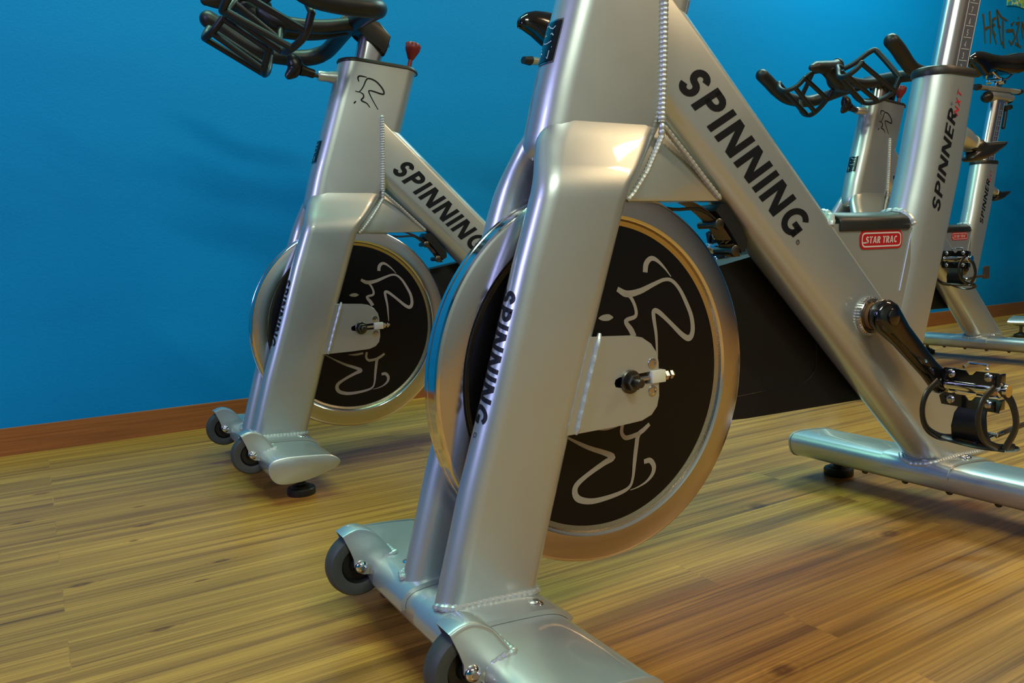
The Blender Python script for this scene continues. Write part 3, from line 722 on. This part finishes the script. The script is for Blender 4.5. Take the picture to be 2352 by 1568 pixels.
def seat_assembly(P, up, aft):
    """up: post travel above bike C's position, aft: slider shift toward the rear"""
    a = Vector((SEAT_AX.x*0+(-.29)*up, 0, up))
    bm = bmesh.new(); rings = []
    zt = .972+up
    for z in (.66, .72, .80, .88, .94, zt):
        cx = -.7379-(z-.75)*.300
        rings.append([(cx+x, y, z) for x, y in stadium(.022, .014, .0365, .0180, 12)])
    loft(bm, rings); o = finish(bm, 'seat_post', M['post'], P)
    polys = []; 
    ps = []
    for k in range(int((zt-.745)/.0190)):
        z = .7425+k*.0190; ps.append([(.0325-.0, z), (.0065, z+.0006), (.0065, z+.0018), (.0325, z+.0012)])
    band = [[(.0355, .735), (.0035, .735), (.0035, zt-.01), (.0355, zt-.01)]]
    lines = [[(.0360, .735), (.0385, .735), (.0385, zt-.01), (.0360, zt-.01)], [(.0030, .735), (.0000, .735), (.0000, zt-.01), (.0030, zt-.01)]]
    def mp(e): return lambda u, v: (-.7379-(v-.75)*.300-.0085+(u-.018)*.85, .0181+e, v)
    decal([[(u, v) for u, v in p] for p in band], mp(.0002), 'scale_band', M['post_band'], o)
    dig = []
    for k, ch in enumerate('23456723456'[:max(0, int((zt-.745)/.0190)-1)]):
        tp, L = text_polys(ch, .0095, .16); z = .7425+k*.0190+.004
        dig += [[(.0245-x, z+y) for x, y in p] for p in tp]
    decal(ps+lines+dig, mp(.0006), 'scale_print', M['grey_ink'], o)
    b = Vector((-.8065-.300*up, 0, .972+up))        # top of the post
    bm = bmesh.new()
    rings = []
    for x, h, w in ((.068, .010, .020), (.055, .017, .023), (.02, .018, .024), (-.06, .018, .024), (-.085, .014, .022)):
        rings.append([(b.x+x, w*math.cos(t), b.z+.014+h*math.sin(t)) for t in [2*PI*k/20 for k in range(20)]])
    loft(bm, rings); hd = finish(bm, 'seat_post_head', M['silver'], P)
    bm = bmesh.new(); dome(bm, (b.x+.066, 0, b.z+.010), (1, 0, -.1), .021, .034, 20); finish(bm, 'head_end_cap', M['plastic'], hd); bm = bmesh.new(); dome(bm, (b.x-.085, 0, b.z+.014), (-1, 0, 0), .019, .014, 16); finish(bm, 'head_end_cap', M['plastic'], hd)
    bm = bmesh.new(); cyl(bm, (b.x-.066, 0, b.z+.002), (-.2, 0, -1), .006, .018, 12, mi=0); finish(bm, 'pin', M['satin'], hd)
    bm = bmesh.new(); cyl(bm, (b.x-.069, 0, b.z-.012), (-.2, 0, -1), .020, .018, 24, .004); finish(bm, 'slider_knob', M['plastic'], hd)
    bm = bmesh.new(); tube(bm, [(b.x-.064, 0, b.z-.035), (b.x-.060, 0, b.z-.055), (b.x-.050, 0, b.z-.095)], .007, 10, round_ends=True); finish(bm, 'post_strap', M['rubber'], hd)
    sx = -aft; sx_saddle = sx; sx += .028 if aft < -.05 else 0
    bm = bmesh.new(); zc = b.z+.040
    tube(bm, [(-.668+sx+a.x, 0, zc), (-.95+sx+a.x, 0, zc+.004)], .0155, 16, flat=.62, ref=(0, 0, 1)); sl = finish(bm, 'seat_slider', M['silver'], P)
    bm = bmesh.new(); tube(bm, [(-.647+sx+a.x, 0, zc), (-.669+sx+a.x, 0, zc)], [.013, .017], 16, flat=.68, ref=(0, 0, 1), round_ends=False); finish(bm, 'slider_end_cap', M['rubber'], sl); bm = bmesh.new(); tube(bm, [(-.949+sx+a.x, 0, zc+.004), (-.965+sx+a.x, 0, zc+.004)], .017, 16, flat=.68, ref=(0, 0, 1)); finish(bm, 'slider_end_cap', M['rubber'], sl)
    bm = bmesh.new(); zz = zc+.010; x0 = -.80+sx_saddle+a.x
    box(bm, (x0, 0, zz+.010), .045, .020, .018, bev=.003); cyl(bm, (x0+.014, -.028, zz+.022), (0, 1, 0), .0085, .056, 16, .001); cyl(bm, (x0-.018, -.020, zz+.02), (0, 1, 0), .011, .040, 16, .001); cyl(bm, (x0+.010, 0, zz), (0, 0, 1), .008, .042, 12)
    for s in (1, -1): tube(bm, smooth_path([(x0+.05, s*.010, zz+.050), (x0+.03, s*.020, zz+.030), (x0-.02, s*.022, zz+.026), (x0-.05, s*.030, zz+.045)], 5), .0035, 8)
    finish(bm, 'saddle_clamp', M['chrome'], P)
    # saddle
    bm = bmesh.new(); rings = []
    D = Vector((sx_saddle+a.x, 0, a.z))
    for x, w, zt_, zb, sk in ((-.607, .006, 1.108, 1.098, 0), (-.612, .014, 1.118, 1.090, .004), (-.628, .020, 1.130, 1.086, .006), (-.655, .023, 1.138, 1.072, .010), (-.685, .024, 1.140, 1.050, .024), (-.700, .025, 1.1395, 1.044, .026), (-.712, .027, 1.138, 1.066, .026), (-.74, .031, 1.135, 1.070, .020), (-.775, .043, 1.133, 1.064, .020), (-.81, .060, 1.135, 1.056, .022), (-.84, .073, 1.141, 1.056, .020), (-.865, .079, 1.147, 1.062, .018), (-.885, .076, 1.150, 1.078, .012), (-.898, .060, 1.146, 1.108, .006), (-.902, .040, 1.138, 1.118, 0)):
        ring = []
        for k in range(24):
            t = 2*PI*k/24; c, s_ = math.cos(t), math.sin(t)
            y = w*math.copysign(abs(c)**.75, c)
            if s_ >= 0: z = zb+(zt_-zb)*.35+(zt_-zb)*.65*abs(s_)**.7
            else: z = zb+(zt_-zb)*.35-(zt_-zb)*.35*abs(s_)**.5 + (.012*(1-abs(c))) - 0*sk
            ring.append(Vector((x, y, z))+D)
        rings.append(ring)
    loft(bm, rings); s_o = finish(bm, 'saddle', M['gloss'], P, 60); s_o['label'] = 'glossy black moulded saddle'

def crank(P, ang, s):
    """s=+1 left side; ang: direction of the arm in the x,z plane"""
    L = .166; d = Vector((math.cos(ang), 0, math.sin(ang))); c = Vector((CRX, s*.062, CRZ)); e = c+d*L+Vector((0, s*.014, 0))
    bm = bmesh.new(); rings = []
    perp = Vector((-d.z, 0, d.x))
    for t, h, w in ((-.026, .006, .006), (-.023, .015, .009), (-.014, .0225, .0125), (0, .0265, .0145), (.018, .024, .0130), (.045, .0205, .0095), (.09, .019, .0085), (.13, .0175, .0085), (.155, .019, .0095), (.168, .0185, .0095), (.180, .013, .008), (.184, .005, .004)):
        q = c.lerp(e, t/L)
        rings.append([q+perp*h*math.copysign(abs(math.cos(a))**.7, math.cos(a))+Vector((0, 1, 0))*w*math.copysign(abs(math.sin(a))**.7, math.sin(a)) for a in [2*PI*k/24 for k in range(24)]])
    loft(bm, rings)
    lathe(bm, [(.019, -.018), (.0215, -.006), (.0225, .002)], c, (0, s, 0), 28)
    lathe(bm, [(.0125, .012), (.0125, .0155), (.0105, .0162)], c, (0, s, 0), 28)
    o = finish(bm, 'crank_arm', M['gloss'], P, 50)
    bm = bmesh.new(); q = c+Vector((0, s*.0095, 0))
    pts = [q+d*t for t in (.05, .138)]
    tube(bm, pts, .0095, 16, flat=.16, ref=(0, 1, 0), round_ends=True); finish(bm, 'crank_inlay', M['plastic'], o)
    # pedal
    x, z = e.x, e.z; y0 = e.y+s*.010; yc = y0+s*.050
    bm = bmesh.new()
    lathe(bm, [(.0085, 0), (.0085, .006), (.0110, .008), (.0110, .050), (.0135, .052), (.0135, .074), (.0120, .084), (.0095, .086), (.0095, .094)], (x, y0, z), (0, s, 0), 24)
    tube(bm, [(x+.006, y0+s*.030, z+.030), (x-.004, y0+s*.032, z+.036), (x-.010, y0+s*.058, z+.034), (x-.002, y0+s*.060, z+.028)], .0026, 8)
    pd = finish(bm, 'pedal_body', M['chrome'], o, 40)
    bm = bmesh.new()
    for zz in (z+.0175, z-.0215):
        poly = [(0, -.009), (.086, -.011), (.090, .006), (.083, .009), (.052, .009), (.047, .003), (.041, .002), (.036, .009), (.004, .010), (-.004, .004)]
        a = [bm.verts.new((x+.012, y0+s*u, zz+v)) for u, v in poly]; b = [bm.verts.new((x+.0095, y0+s*u, zz+v)) for u, v in poly]; n = len(a)
        bm.faces.new(a); bm.faces.new(list(reversed(b)))
        for i in range(n): bm.faces.new((a[i], b[i], b[(i+1) % n], a[(i+1) % n]))
        box(bm, (x, y0+s*.080, zz-.002), .030, .003, .016, bev=.001); box(bm, (x, y0+s*.006, zz), .026, .003, .014, bev=.001)
    finish(bm, 'pedal_cage', M['gloss'], o, 30)
    for u in (.014, .070):
        for zz in (.019, -.0215):
            bm = bmesh.new(); dome(bm, (x+.0120, y0+s*u, z+zz), (1, 0, 0), .0068, .0022, 16); finish(bm, 'cage_bolt', M['satin'], o)
    # toe clip and strap hanging below
    bm = bmesh.new()
    for yy in (y0+s*.004, y0+s*.088):
        tube(bm, smooth_path([(x+.030, yy, z+.008), (x+.058, yy, z-.008), (x+.068, yy, z-.034), (x+.056, yy, z-.062), (x+.018, yy, z-.082), (x-.030, yy, z-.090)], 6), .0058, 8, flat=.5, ref=(0, 1, 0))
    tube(bm, smooth_path([(x-.030, y0+s*.004, z-.090), (x-.052, y0+s*.02, z-.100), (x-.060, y0+s*.048, z-.106), (x-.052, y0+s*.076, z-.100), (x-.030, y0+s*.088, z-.090)], 6), .0075, 8, flat=.4, ref=(0, 0, 1))
    # moulded cup
    rings = []
    for t, yy0, yy1, zz in ((0, .028, .066, -.024), (.012, .024, .070, -.040), (.016, .022, .074, -.060), (.010, .020, .078, -.080), (-.004, .022, .076, -.092)):
        rings.append([(x+.006+t, y0+s*yy0, z+zz), (x+.006+t, y0+s*yy1, z+zz), (x+.001+t, y0+s*yy1, z+zz), (x+.001+t, y0+s*yy0, z+zz)])
    loft(bm, rings)
    tube(bm, smooth_path([(x+.016, y0+s*.002, z-.082), (x+.024, y0+s*.03, z-.083), (x+.020, y0+s*.065, z-.086), (x+.004, y0+s*.092, z-.088)], 5), .0085, 8, flat=.35, ref=(0, 0, 1))
    tube(bm, smooth_path([(x+.004, y0+s*.092, z-.088), (x-.014, y0+s*.098, z-.055), (x-.010, y0+s*.094, z-.020), (x+.006, y0+s*.086, z+.004)], 5), .0080, 8, flat=.35, ref=(0, 1, 0))
    finish(bm, 'toe_clip', M['plastic'], o, 50)
    bm = bmesh.new(); box(bm, (x-.006, y0+s*.068, z-.074), .020, .030, .004, Matrix.Rotation(.6*s, 3, 'X'), .001); cyl(bm, (x-.006, y0+s*.055, z-.085), (1, 0, 0), .004, .022, 10)
    tube(bm, [(x+.006, y0+s*.052, z-.086), (x+.006, y0+s*.072, z-.066), (x+.004, y0+s*.082, z-.068)], .0030, 8); finish(bm, 'strap_buckle', M['chrome'], o, 40)
    bm = bmesh.new(); tube(bm, smooth_path([(x-.004, y0+s*.076, z-.070), (x-.06, y0+s*.078, z-.064), (x-.115, y0+s*.078, z-.062)], 4), .0045, 8, flat=.4, ref=(0, 1, 0)); box(bm, (x-.128, y0+s*.074, z-.052), .040, .004, .044, bev=.0018); finish(bm, 'strap_tab', M['tab'], o, 40)

def build_bike(loc, yaw, label, bar_dz, bar_dx, up, aft, ang, group='indoor cycling bikes in the studio'):
    P = bpy.data.objects.new('exercise_bike', None); COL.objects.link(P)
    P.location = (loc[0], loc[1], 0); P.rotation_euler = (0, 0, yaw+PI); P.empty_display_size = .2
    P['label'] = label; P['category'] = 'exercise bike'; P['group'] = group
    for fn in (build_fork, front_emblem, head_cap, tension_knob, head_lever, down_tube, seat_tube, frame_web, gusset, flywheel, dropout, brake,
               chain_guard, bottom_bracket, front_stabilizer, transport, rear_stabilizer, post_lever):
        cached(fn.__name__, fn, P)
    handlebar(P, bar_dz, bar_dx); seat_assembly(P, up, aft); crank(P, ang, 1); crank(P, ang+PI, -1)
    return P
_a = .785; EP = (2.305+.770*math.cos(_a)+.262*math.sin(_a), 3.60+.770*math.sin(_a)-.262*math.cos(_a))
build_bike((-.37593, 1.84559), .51831, 'silver spinning bike at the left, standing nearest the wall behind the largest bike', .020, .012, -.046, -.108, 2.6)
build_bike((.10851, .98183), .52613, 'largest silver spinning bike in the foreground with the rider emblem on its black flywheel disc', .03, .01, .10, 0., math.radians(-137))
build_bike((1.17000, 2.60355), .54881, 'silver spinning bike at the back right, seen behind the seat tube of the largest bike', .0, .0, .0, .0, math.radians(14))
build_bike(EP, PI+.785, 'spinning bike at the right edge, only a stub of its floor bar showing', .0, .0, .02, .0, math.radians(60))

# ------------------------------------------------------------------ the room
def quad(name, pts, m, kind='structure'):
    bm = bmesh.new(); bm.faces.new([bm.verts.new(p) for p in pts]); me = bpy.data.meshes.new(name); bm.to_mesh(me); bm.free()
    me.materials.append(m); o = bpy.data.objects.new(name, me); COL.objects.link(o)
    if kind: o['kind'] = kind
    return o
def slab(name, u0, u1, n0, n1, z0, z1, m, kind='structure', parent=None):
    bm = bmesh.new(); c = [wpt(u, z, n) for z in (z0, z1) for u, n in ((u0, n0), (u1, n0), (u1, n1), (u0, n1))]
    v_ = [bm.verts.new(p) for p in c]
    for f in ((3, 2, 1, 0), (4, 5, 6, 7), (0, 1, 5, 4), (1, 2, 6, 5), (2, 3, 7, 6), (3, 0, 4, 7)): bm.faces.new([v_[i] for i in f])
    o = finish(bm, name, m, parent, 0)
    if kind: o['kind'] = kind
    return o

# wall paint
mw = mat('blue_wall_paint', (.0, .16, .46), .55, 0, 0, .1, .12)
n, l, b = nodes(mw)
tc = n.new('ShaderNodeTexCoord')
n1 = n.new('ShaderNodeTexNoise'); n1.inputs['Scale'].default_value = 1.6; n1.inputs['Detail'].default_value = 4
mp_ = n.new('ShaderNodeMapping'); mp_.inputs['Rotation'].default_value = (0, 0, -WANG); l.new(tc.outputs['Object'], mp_.inputs[0])
mp2_ = n.new('ShaderNodeMapping'); mp2_.inputs['Scale'].default_value = (.5, 1, 3.2); l.new(mp_.outputs[0], mp2_.inputs[0]); l.new(mp2_.outputs[0], n1.inputs['Vector'])
cr = n.new('ShaderNodeValToRGB'); cr.color_ramp.elements[0].position = .3; cr.color_ramp.elements[1].position = .7
cr.color_ramp.elements[0].color = (.0, .205, .50, 1); cr.color_ramp.elements[1].color = (.0, .222, .53, 1)
l.new(n1.outputs[0], cr.inputs[0]); l.new(cr.outputs[0], b.inputs['Base Color'])
n2 = n.new('ShaderNodeTexNoise'); n2.inputs['Scale'].default_value = 190; n2.inputs['Detail'].default_value = 4; l.new(mp_.outputs[0], n2.inputs['Vector'])
bu = n.new('ShaderNodeBump'); bu.inputs['Strength'].default_value = .22; bu.inputs['Distance'].default_value = .002; l.new(n2.outputs[0], bu.inputs['Height']); l.new(bu.outputs[0], b.inputs['Normal'])

# floor: planks along the wall
mf = mat('oak_laminate', (.3, .2, .08), .34, 0, 0, .1, .45)
n, l, b = nodes(mf)
tc = n.new('ShaderNodeTexCoord'); rot = n.new('ShaderNodeMapping'); rot.inputs['Rotation'].default_value = (0, 0, -WANG); l.new(tc.outputs['Object'], rot.inputs[0])
bk = n.new('ShaderNodeTexBrick'); bk.inputs['Scale'].default_value = 1; bk.inputs['Brick Width'].default_value = 1.25; bk.inputs['Row Height'].default_value = .094
bk.inputs['Mortar Size'].default_value = .0006; bk.inputs['Color1'].default_value = (0, 0, 0, 1); bk.inputs['Color2'].default_value = (1, 1, 1, 1); bk.inputs['Mortar'].default_value = (.5, .5, .5, 1); bk.offset = .37
l.new(rot.outputs[0], bk.inputs['Vector'])
# per plank offset for the grain
comb = n.new('ShaderNodeCombineXYZ'); ml = n.new('ShaderNodeMath'); ml.operation = 'MULTIPLY'; ml.inputs[1].default_value = 1.7
sep = n.new('ShaderNodeSeparateColor'); l.new(bk.outputs['Color'], sep.inputs[0]); l.new(sep.outputs[0], ml.inputs[0]); l.new(ml.outputs[0], comb.inputs[0]); l.new(ml.outputs[0], comb.inputs[2])
vadd = n.new('ShaderNodeVectorMath'); vadd.operation = 'ADD'; l.new(rot.outputs[0], vadd.inputs[0]); l.new(comb.outputs[0], vadd.inputs[1])
def grain(sx, sy, scale, detail, dist):
    m_ = n.new('ShaderNodeMapping'); m_.inputs['Scale'].default_value = (sx, sy, 1); l.new(vadd.outputs[0], m_.inputs[0])
    t = n.new('ShaderNodeTexNoise'); t.inputs['Scale'].default_value = scale; t.inputs['Detail'].default_value = detail; t.inputs['Distortion'].default_value = dist; t.inputs['Roughness'].default_value = .6
    l.new(m_.outputs[0], t.inputs['Vector']); return t
g1 = grain(.45, 16, 2.6, 6, .45); g2 = grain(.55, 64, 4.5, 5, .15); g3 = grain(.35, 2.5, 2, 3, .6)
c1 = n.new('ShaderNodeValToRGB'); e = c1.color_ramp.elements; e[0].position = .30; e[0].color = (.20, .083, .016, 1); e[1].position = .66; e[1].color = (.56, .278, .046, 1)
e2 = c1.color_ramp.elements.new(.47); e2.color = (.40, .186, .031, 1)
l.new(g1.outputs[0], c1.inputs[0])
c2 = n.new('ShaderNodeValToRGB'); e = c2.color_ramp.elements; e[0].position = .36; e[0].color = (.62, .58, .52, 1); e[1].position = .58; e[1].color = (1.06, 1.05, 1.03, 1); l.new(g2.outputs[0], c2.inputs[0])
mx = n.new('ShaderNodeMix'); mx.data_type = 'RGBA'; mx.blend_type = 'MULTIPLY'; mx.inputs[0].default_value = .85; l.new(c1.outputs[0], mx.inputs[6]); l.new(c2.outputs[0], mx.inputs[7])
c3 = n.new('ShaderNodeValToRGB'); e = c3.color_ramp.elements; e[0].position = .35; e[0].color = (.80, .78, .74, 1); e[1].position = .65; e[1].color = (1.1, 1.1, 1.1, 1); l.new(g3.outputs[0], c3.inputs[0])
mx2 = n.new('ShaderNodeMix'); mx2.data_type = 'RGBA'; mx2.blend_type = 'MULTIPLY'; mx2.inputs[0].default_value = 1; l.new(mx.outputs[2], mx2.inputs[6]); l.new(c3.outputs[0], mx2.inputs[7])
# knots of the printed wood, each at its own spot: (x, y, half length, half width)
KN = [(-1.016, 1.629, .020, .008), (-.941, 1.441, .020, .008), (-.69, 1.399, .020, .007), (-.671, 1.319, .010, .006), (-.664, 1.136, .018, .008), (-.479, 1.211, .014, .006),
      (-.482, 1.136, .012, .004), (-.473, .981, .016, .006), (-.753, 1.513, .014, .005), (.435, 1.377, .022, .013), (.598, 1.221, .020, .013), (.288, .826, .018, .013), (1.35, 1.9, .02, .012), (.9, 1.75, .02, .01)]
prev = mx2.outputs[2]
for kx, ky, ka, kb in KN:
    u_ = kx*math.cos(WANG)+ky*math.sin(WANG); w_ = -kx*math.sin(WANG)+ky*math.cos(WANG)
    sb = n.new('ShaderNodeVectorMath'); sb.operation = 'SUBTRACT'; sb.inputs[1].default_value = (u_, w_, 0); l.new(rot.outputs[0], sb.inputs[0])
    ms = n.new('ShaderNodeVectorMath'); ms.operation = 'MULTIPLY'; ms.inputs[1].default_value = (1/ka, 1/kb, 0); l.new(sb.outputs[0], ms.inputs[0])
    ln = n.new('ShaderNodeVectorMath'); ln.operation = 'LENGTH'; l.new(ms.outputs[0], ln.inputs[0])
    ad = n.new('ShaderNodeMath'); ad.operation = 'MULTIPLY_ADD'; ad.inputs[1].default_value = .9; l.new(g2.outputs[0], ad.inputs[0]); l.new(ln.outputs['Value'], ad.inputs[2])
    ck = n.new('ShaderNodeValToRGB'); e = ck.color_ramp.elements; dv = 3.2
    e[0].position = .45/dv; e[0].color = (.78, .70, .60, 1); e[1].position = 3.0/dv; e[1].color = (1, 1, 1, 1)
    for p_, c_ in ((.75, (.42, .34, .30, 1)), (1.0, (.48, .40, .34, 1)), (1.35, (.80, .76, .70, 1)), (1.7, (1.08, 1.06, 1.0, 1)), (2.0, (.90, .87, .84, 1)), (2.5, (1.05, 1.04, 1.0, 1))):
        q_ = ck.color_ramp.elements.new(p_/dv); q_.color = c_
    dd = n.new('ShaderNodeMath'); dd.operation = 'DIVIDE'; dd.inputs[1].default_value = dv; l.new(ad.outputs[0], dd.inputs[0]); l.new(dd.outputs[0], ck.inputs[0])
    mk_ = n.new('ShaderNodeMix'); mk_.data_type = 'RGBA'; mk_.blend_type = 'MULTIPLY'; mk_.inputs[0].default_value = .95; l.new(prev, mk_.inputs[6]); l.new(ck.outputs[0], mk_.inputs[7]); prev = mk_.outputs[2]
# plank tone
ct = n.new('ShaderNodeMapRange'); ct.inputs[3].default_value = .93; ct.inputs[4].default_value = 1.04; l.new(sep.outputs[0], ct.inputs[0])
mx4 = n.new('ShaderNodeVectorMath'); mx4.operation = 'SCALE'; l.new(prev, mx4.inputs[0]); l.new(ct.outputs[0], mx4.inputs['Scale'])
l.new(mx4.outputs[0], b.inputs['Base Color'])
rr_ = n.new('ShaderNodeMapRange'); rr_.inputs[3].default_value = .27; rr_.inputs[4].default_value = .42; l.new(g2.outputs[0], rr_.inputs[0]); l.new(rr_.outputs[0], b.inputs['Roughness'])
bu = n.new('ShaderNodeBump'); bu.inputs['Strength'].default_value = .10; bu.inputs['Distance'].default_value = .001; l.new(g2.outputs[0], bu.inputs['Height']); l.new(bu.outputs[0], b.inputs['Normal'])

mb = mat('stained_baseboard', (.26, .075, .018), .4)
add_noise_bump(mb, 30, .1)
n, l, b = nodes(mb); tcb = n.new('ShaderNodeTexCoord'); mpb = n.new('ShaderNodeMapping'); mpb.inputs['Rotation'].default_value = (0, 0, -WANG)
mpb2 = n.new('ShaderNodeMapping'); mpb2.inputs['Scale'].default_value = (1.5, 1, 60); nzb = n.new('ShaderNodeTexNoise'); nzb.inputs['Scale'].default_value = 3; nzb.inputs['Detail'].default_value = 5
crb = n.new('ShaderNodeValToRGB'); crb.color_ramp.elements[0].position = .3; crb.color_ramp.elements[1].position = .7; crb.color_ramp.elements[0].color = (.24, .068, .014, 1); crb.color_ramp.elements[1].color = (.36, .110, .026, 1)
l.new(tcb.outputs['Object'], mpb.inputs[0]); l.new(mpb.outputs[0], mpb2.inputs[0]); l.new(mpb2.outputs[0], nzb.inputs['Vector']); l.new(nzb.outputs[0], crb.inputs[0]); l.new(crb.outputs[0], b.inputs['Base Color'])
mo = mat('grey_wall_paint', (.21, .24, .26), .6); mc = mat('ceiling_paint', (.66, .67, .64), .8)
U0, U1, NN, HC = -2.6, 8.6, 5.2, 2.8
slab('floor', U0-.1, U1+.1, -.1, NN+.1, -.1, 0, mf)
slab('ceiling', U0-.1, U1+.1, -.1, NN+.1, HC, HC+.1, mc)
slab('wall_back', U0-.1, U1+.1, -.1, 0, 0, HC, mw)
slab('wall_left', U0-.1, U0, 0, NN, 0, HC, mw)
slab('wall_right', U1, U1+.1, 0, NN, 0, HC, mw)
slab('wall_front', U0-.1, U1+.1, NN, NN+.1, 0, HC, mo)
slab('baseboard_back', U0, U1, 0, .012, 0, .071, mb)

# hand-painted words on the wall
WTX = [[(4.612, 1.658), (4.63, 1.588), (4.642, 1.507)], [(4.676, 1.68), (4.692, 1.595), (4.695, 1.512)], [(4.64, 1.582), (4.684, 1.598)], [(4.71, 1.639), (4.715, 1.575), (4.731, 1.554), (4.756, 1.514)], [(4.71, 1.637), (4.744, 1.653)], [(4.706, 1.601), (4.737, 1.617)], [(4.719, 1.579), (4.746, 1.556)], [(4.749, 1.697), (4.769, 1.604)], [(4.753, 1.69), (4.8, 1.661), (4.865, 1.65)], [(4.761, 1.66), (4.8, 1.534)], [(4.761, 1.615), (4.796, 1.607)], [(4.816, 1.646), (4.828, 1.51), (4.844, 1.504)], [(4.801, 1.527), (4.839, 1.519)], [(4.853, 1.594), (4.926, 1.606), (4.952, 1.57), (4.915, 1.527), (4.883, 1.547)], [(4.905, 1.631), (4.931, 1.649), (4.909, 1.627)], [(4.954, 1.644), (4.989, 1.652), (4.979, 1.62), (4.966, 1.587), (4.99, 1.526)], [(4.979, 1.682), (4.984, 1.673)], [(4.954, 1.538), (5.018, 1.523)], [(5.024, 1.664), (5.019, 1.624), (5.038, 1.571)], [(5.029, 1.653), (5.079, 1.567)], [(5.079, 1.567), (5.075, 1.67)]]
polys = []
for st in WTX:
    k = len(st); polys += ribbon_poly(st, [.018-.007*(i/(k-1)) for i in range(k)])
o = decal(polys, lambda u, v: wpt(u, v, .0015), 'wall_lettering', M['paint_wall'], None)
o['label'] = 'dark hand-painted angular lettering on the blue wall above the back bike saddle'; o['category'] = 'wall lettering'
mp_m = mat('poster_print', (.5, .6, .2), .5); n, l, b = nodes(mp_m)
tcp = n.new('ShaderNodeTexCoord'); nzp = n.new('ShaderNodeTexNoise'); nzp.inputs['Scale'].default_value = 26; nzp.inputs['Detail'].default_value = 1; nzp.inputs['Distortion'].default_value = 1.5
crp = n.new('ShaderNodeValToRGB'); crp.color_ramp.interpolation = 'CONSTANT'; crp.color_ramp.elements[0].color = (.02, .3, .5, 1); crp.color_ramp.elements[1].position = .46; crp.color_ramp.elements[1].color = (.38, .50, .08, 1)
q_ = crp.color_ramp.elements.new(.56); q_.color = (.66, .68, .45, 1)
l.new(tcp.outputs['Object'], nzp.inputs['Vector']); l.new(nzp.outputs[0], crp.inputs[0]); l.new(crp.outputs[0], b.inputs['Base Color'])
bm = bmesh.new(); rows = []
for k in range(9):
    u = 4.850+k*.06; zb = 1.728+.012*math.sin(k*.8); rows.append((wpt(u, zb, .002), wpt(u, 2.15, .002), wpt(u, 2.15, .004), wpt(u, zb, .004)))
loft(bm, rows); po = finish(bm, 'wall_poster', mp_m, None, 0); po['label'] = 'yellow-green printed poster with a wavy lower edge on the blue wall'; po['category'] = 'poster'
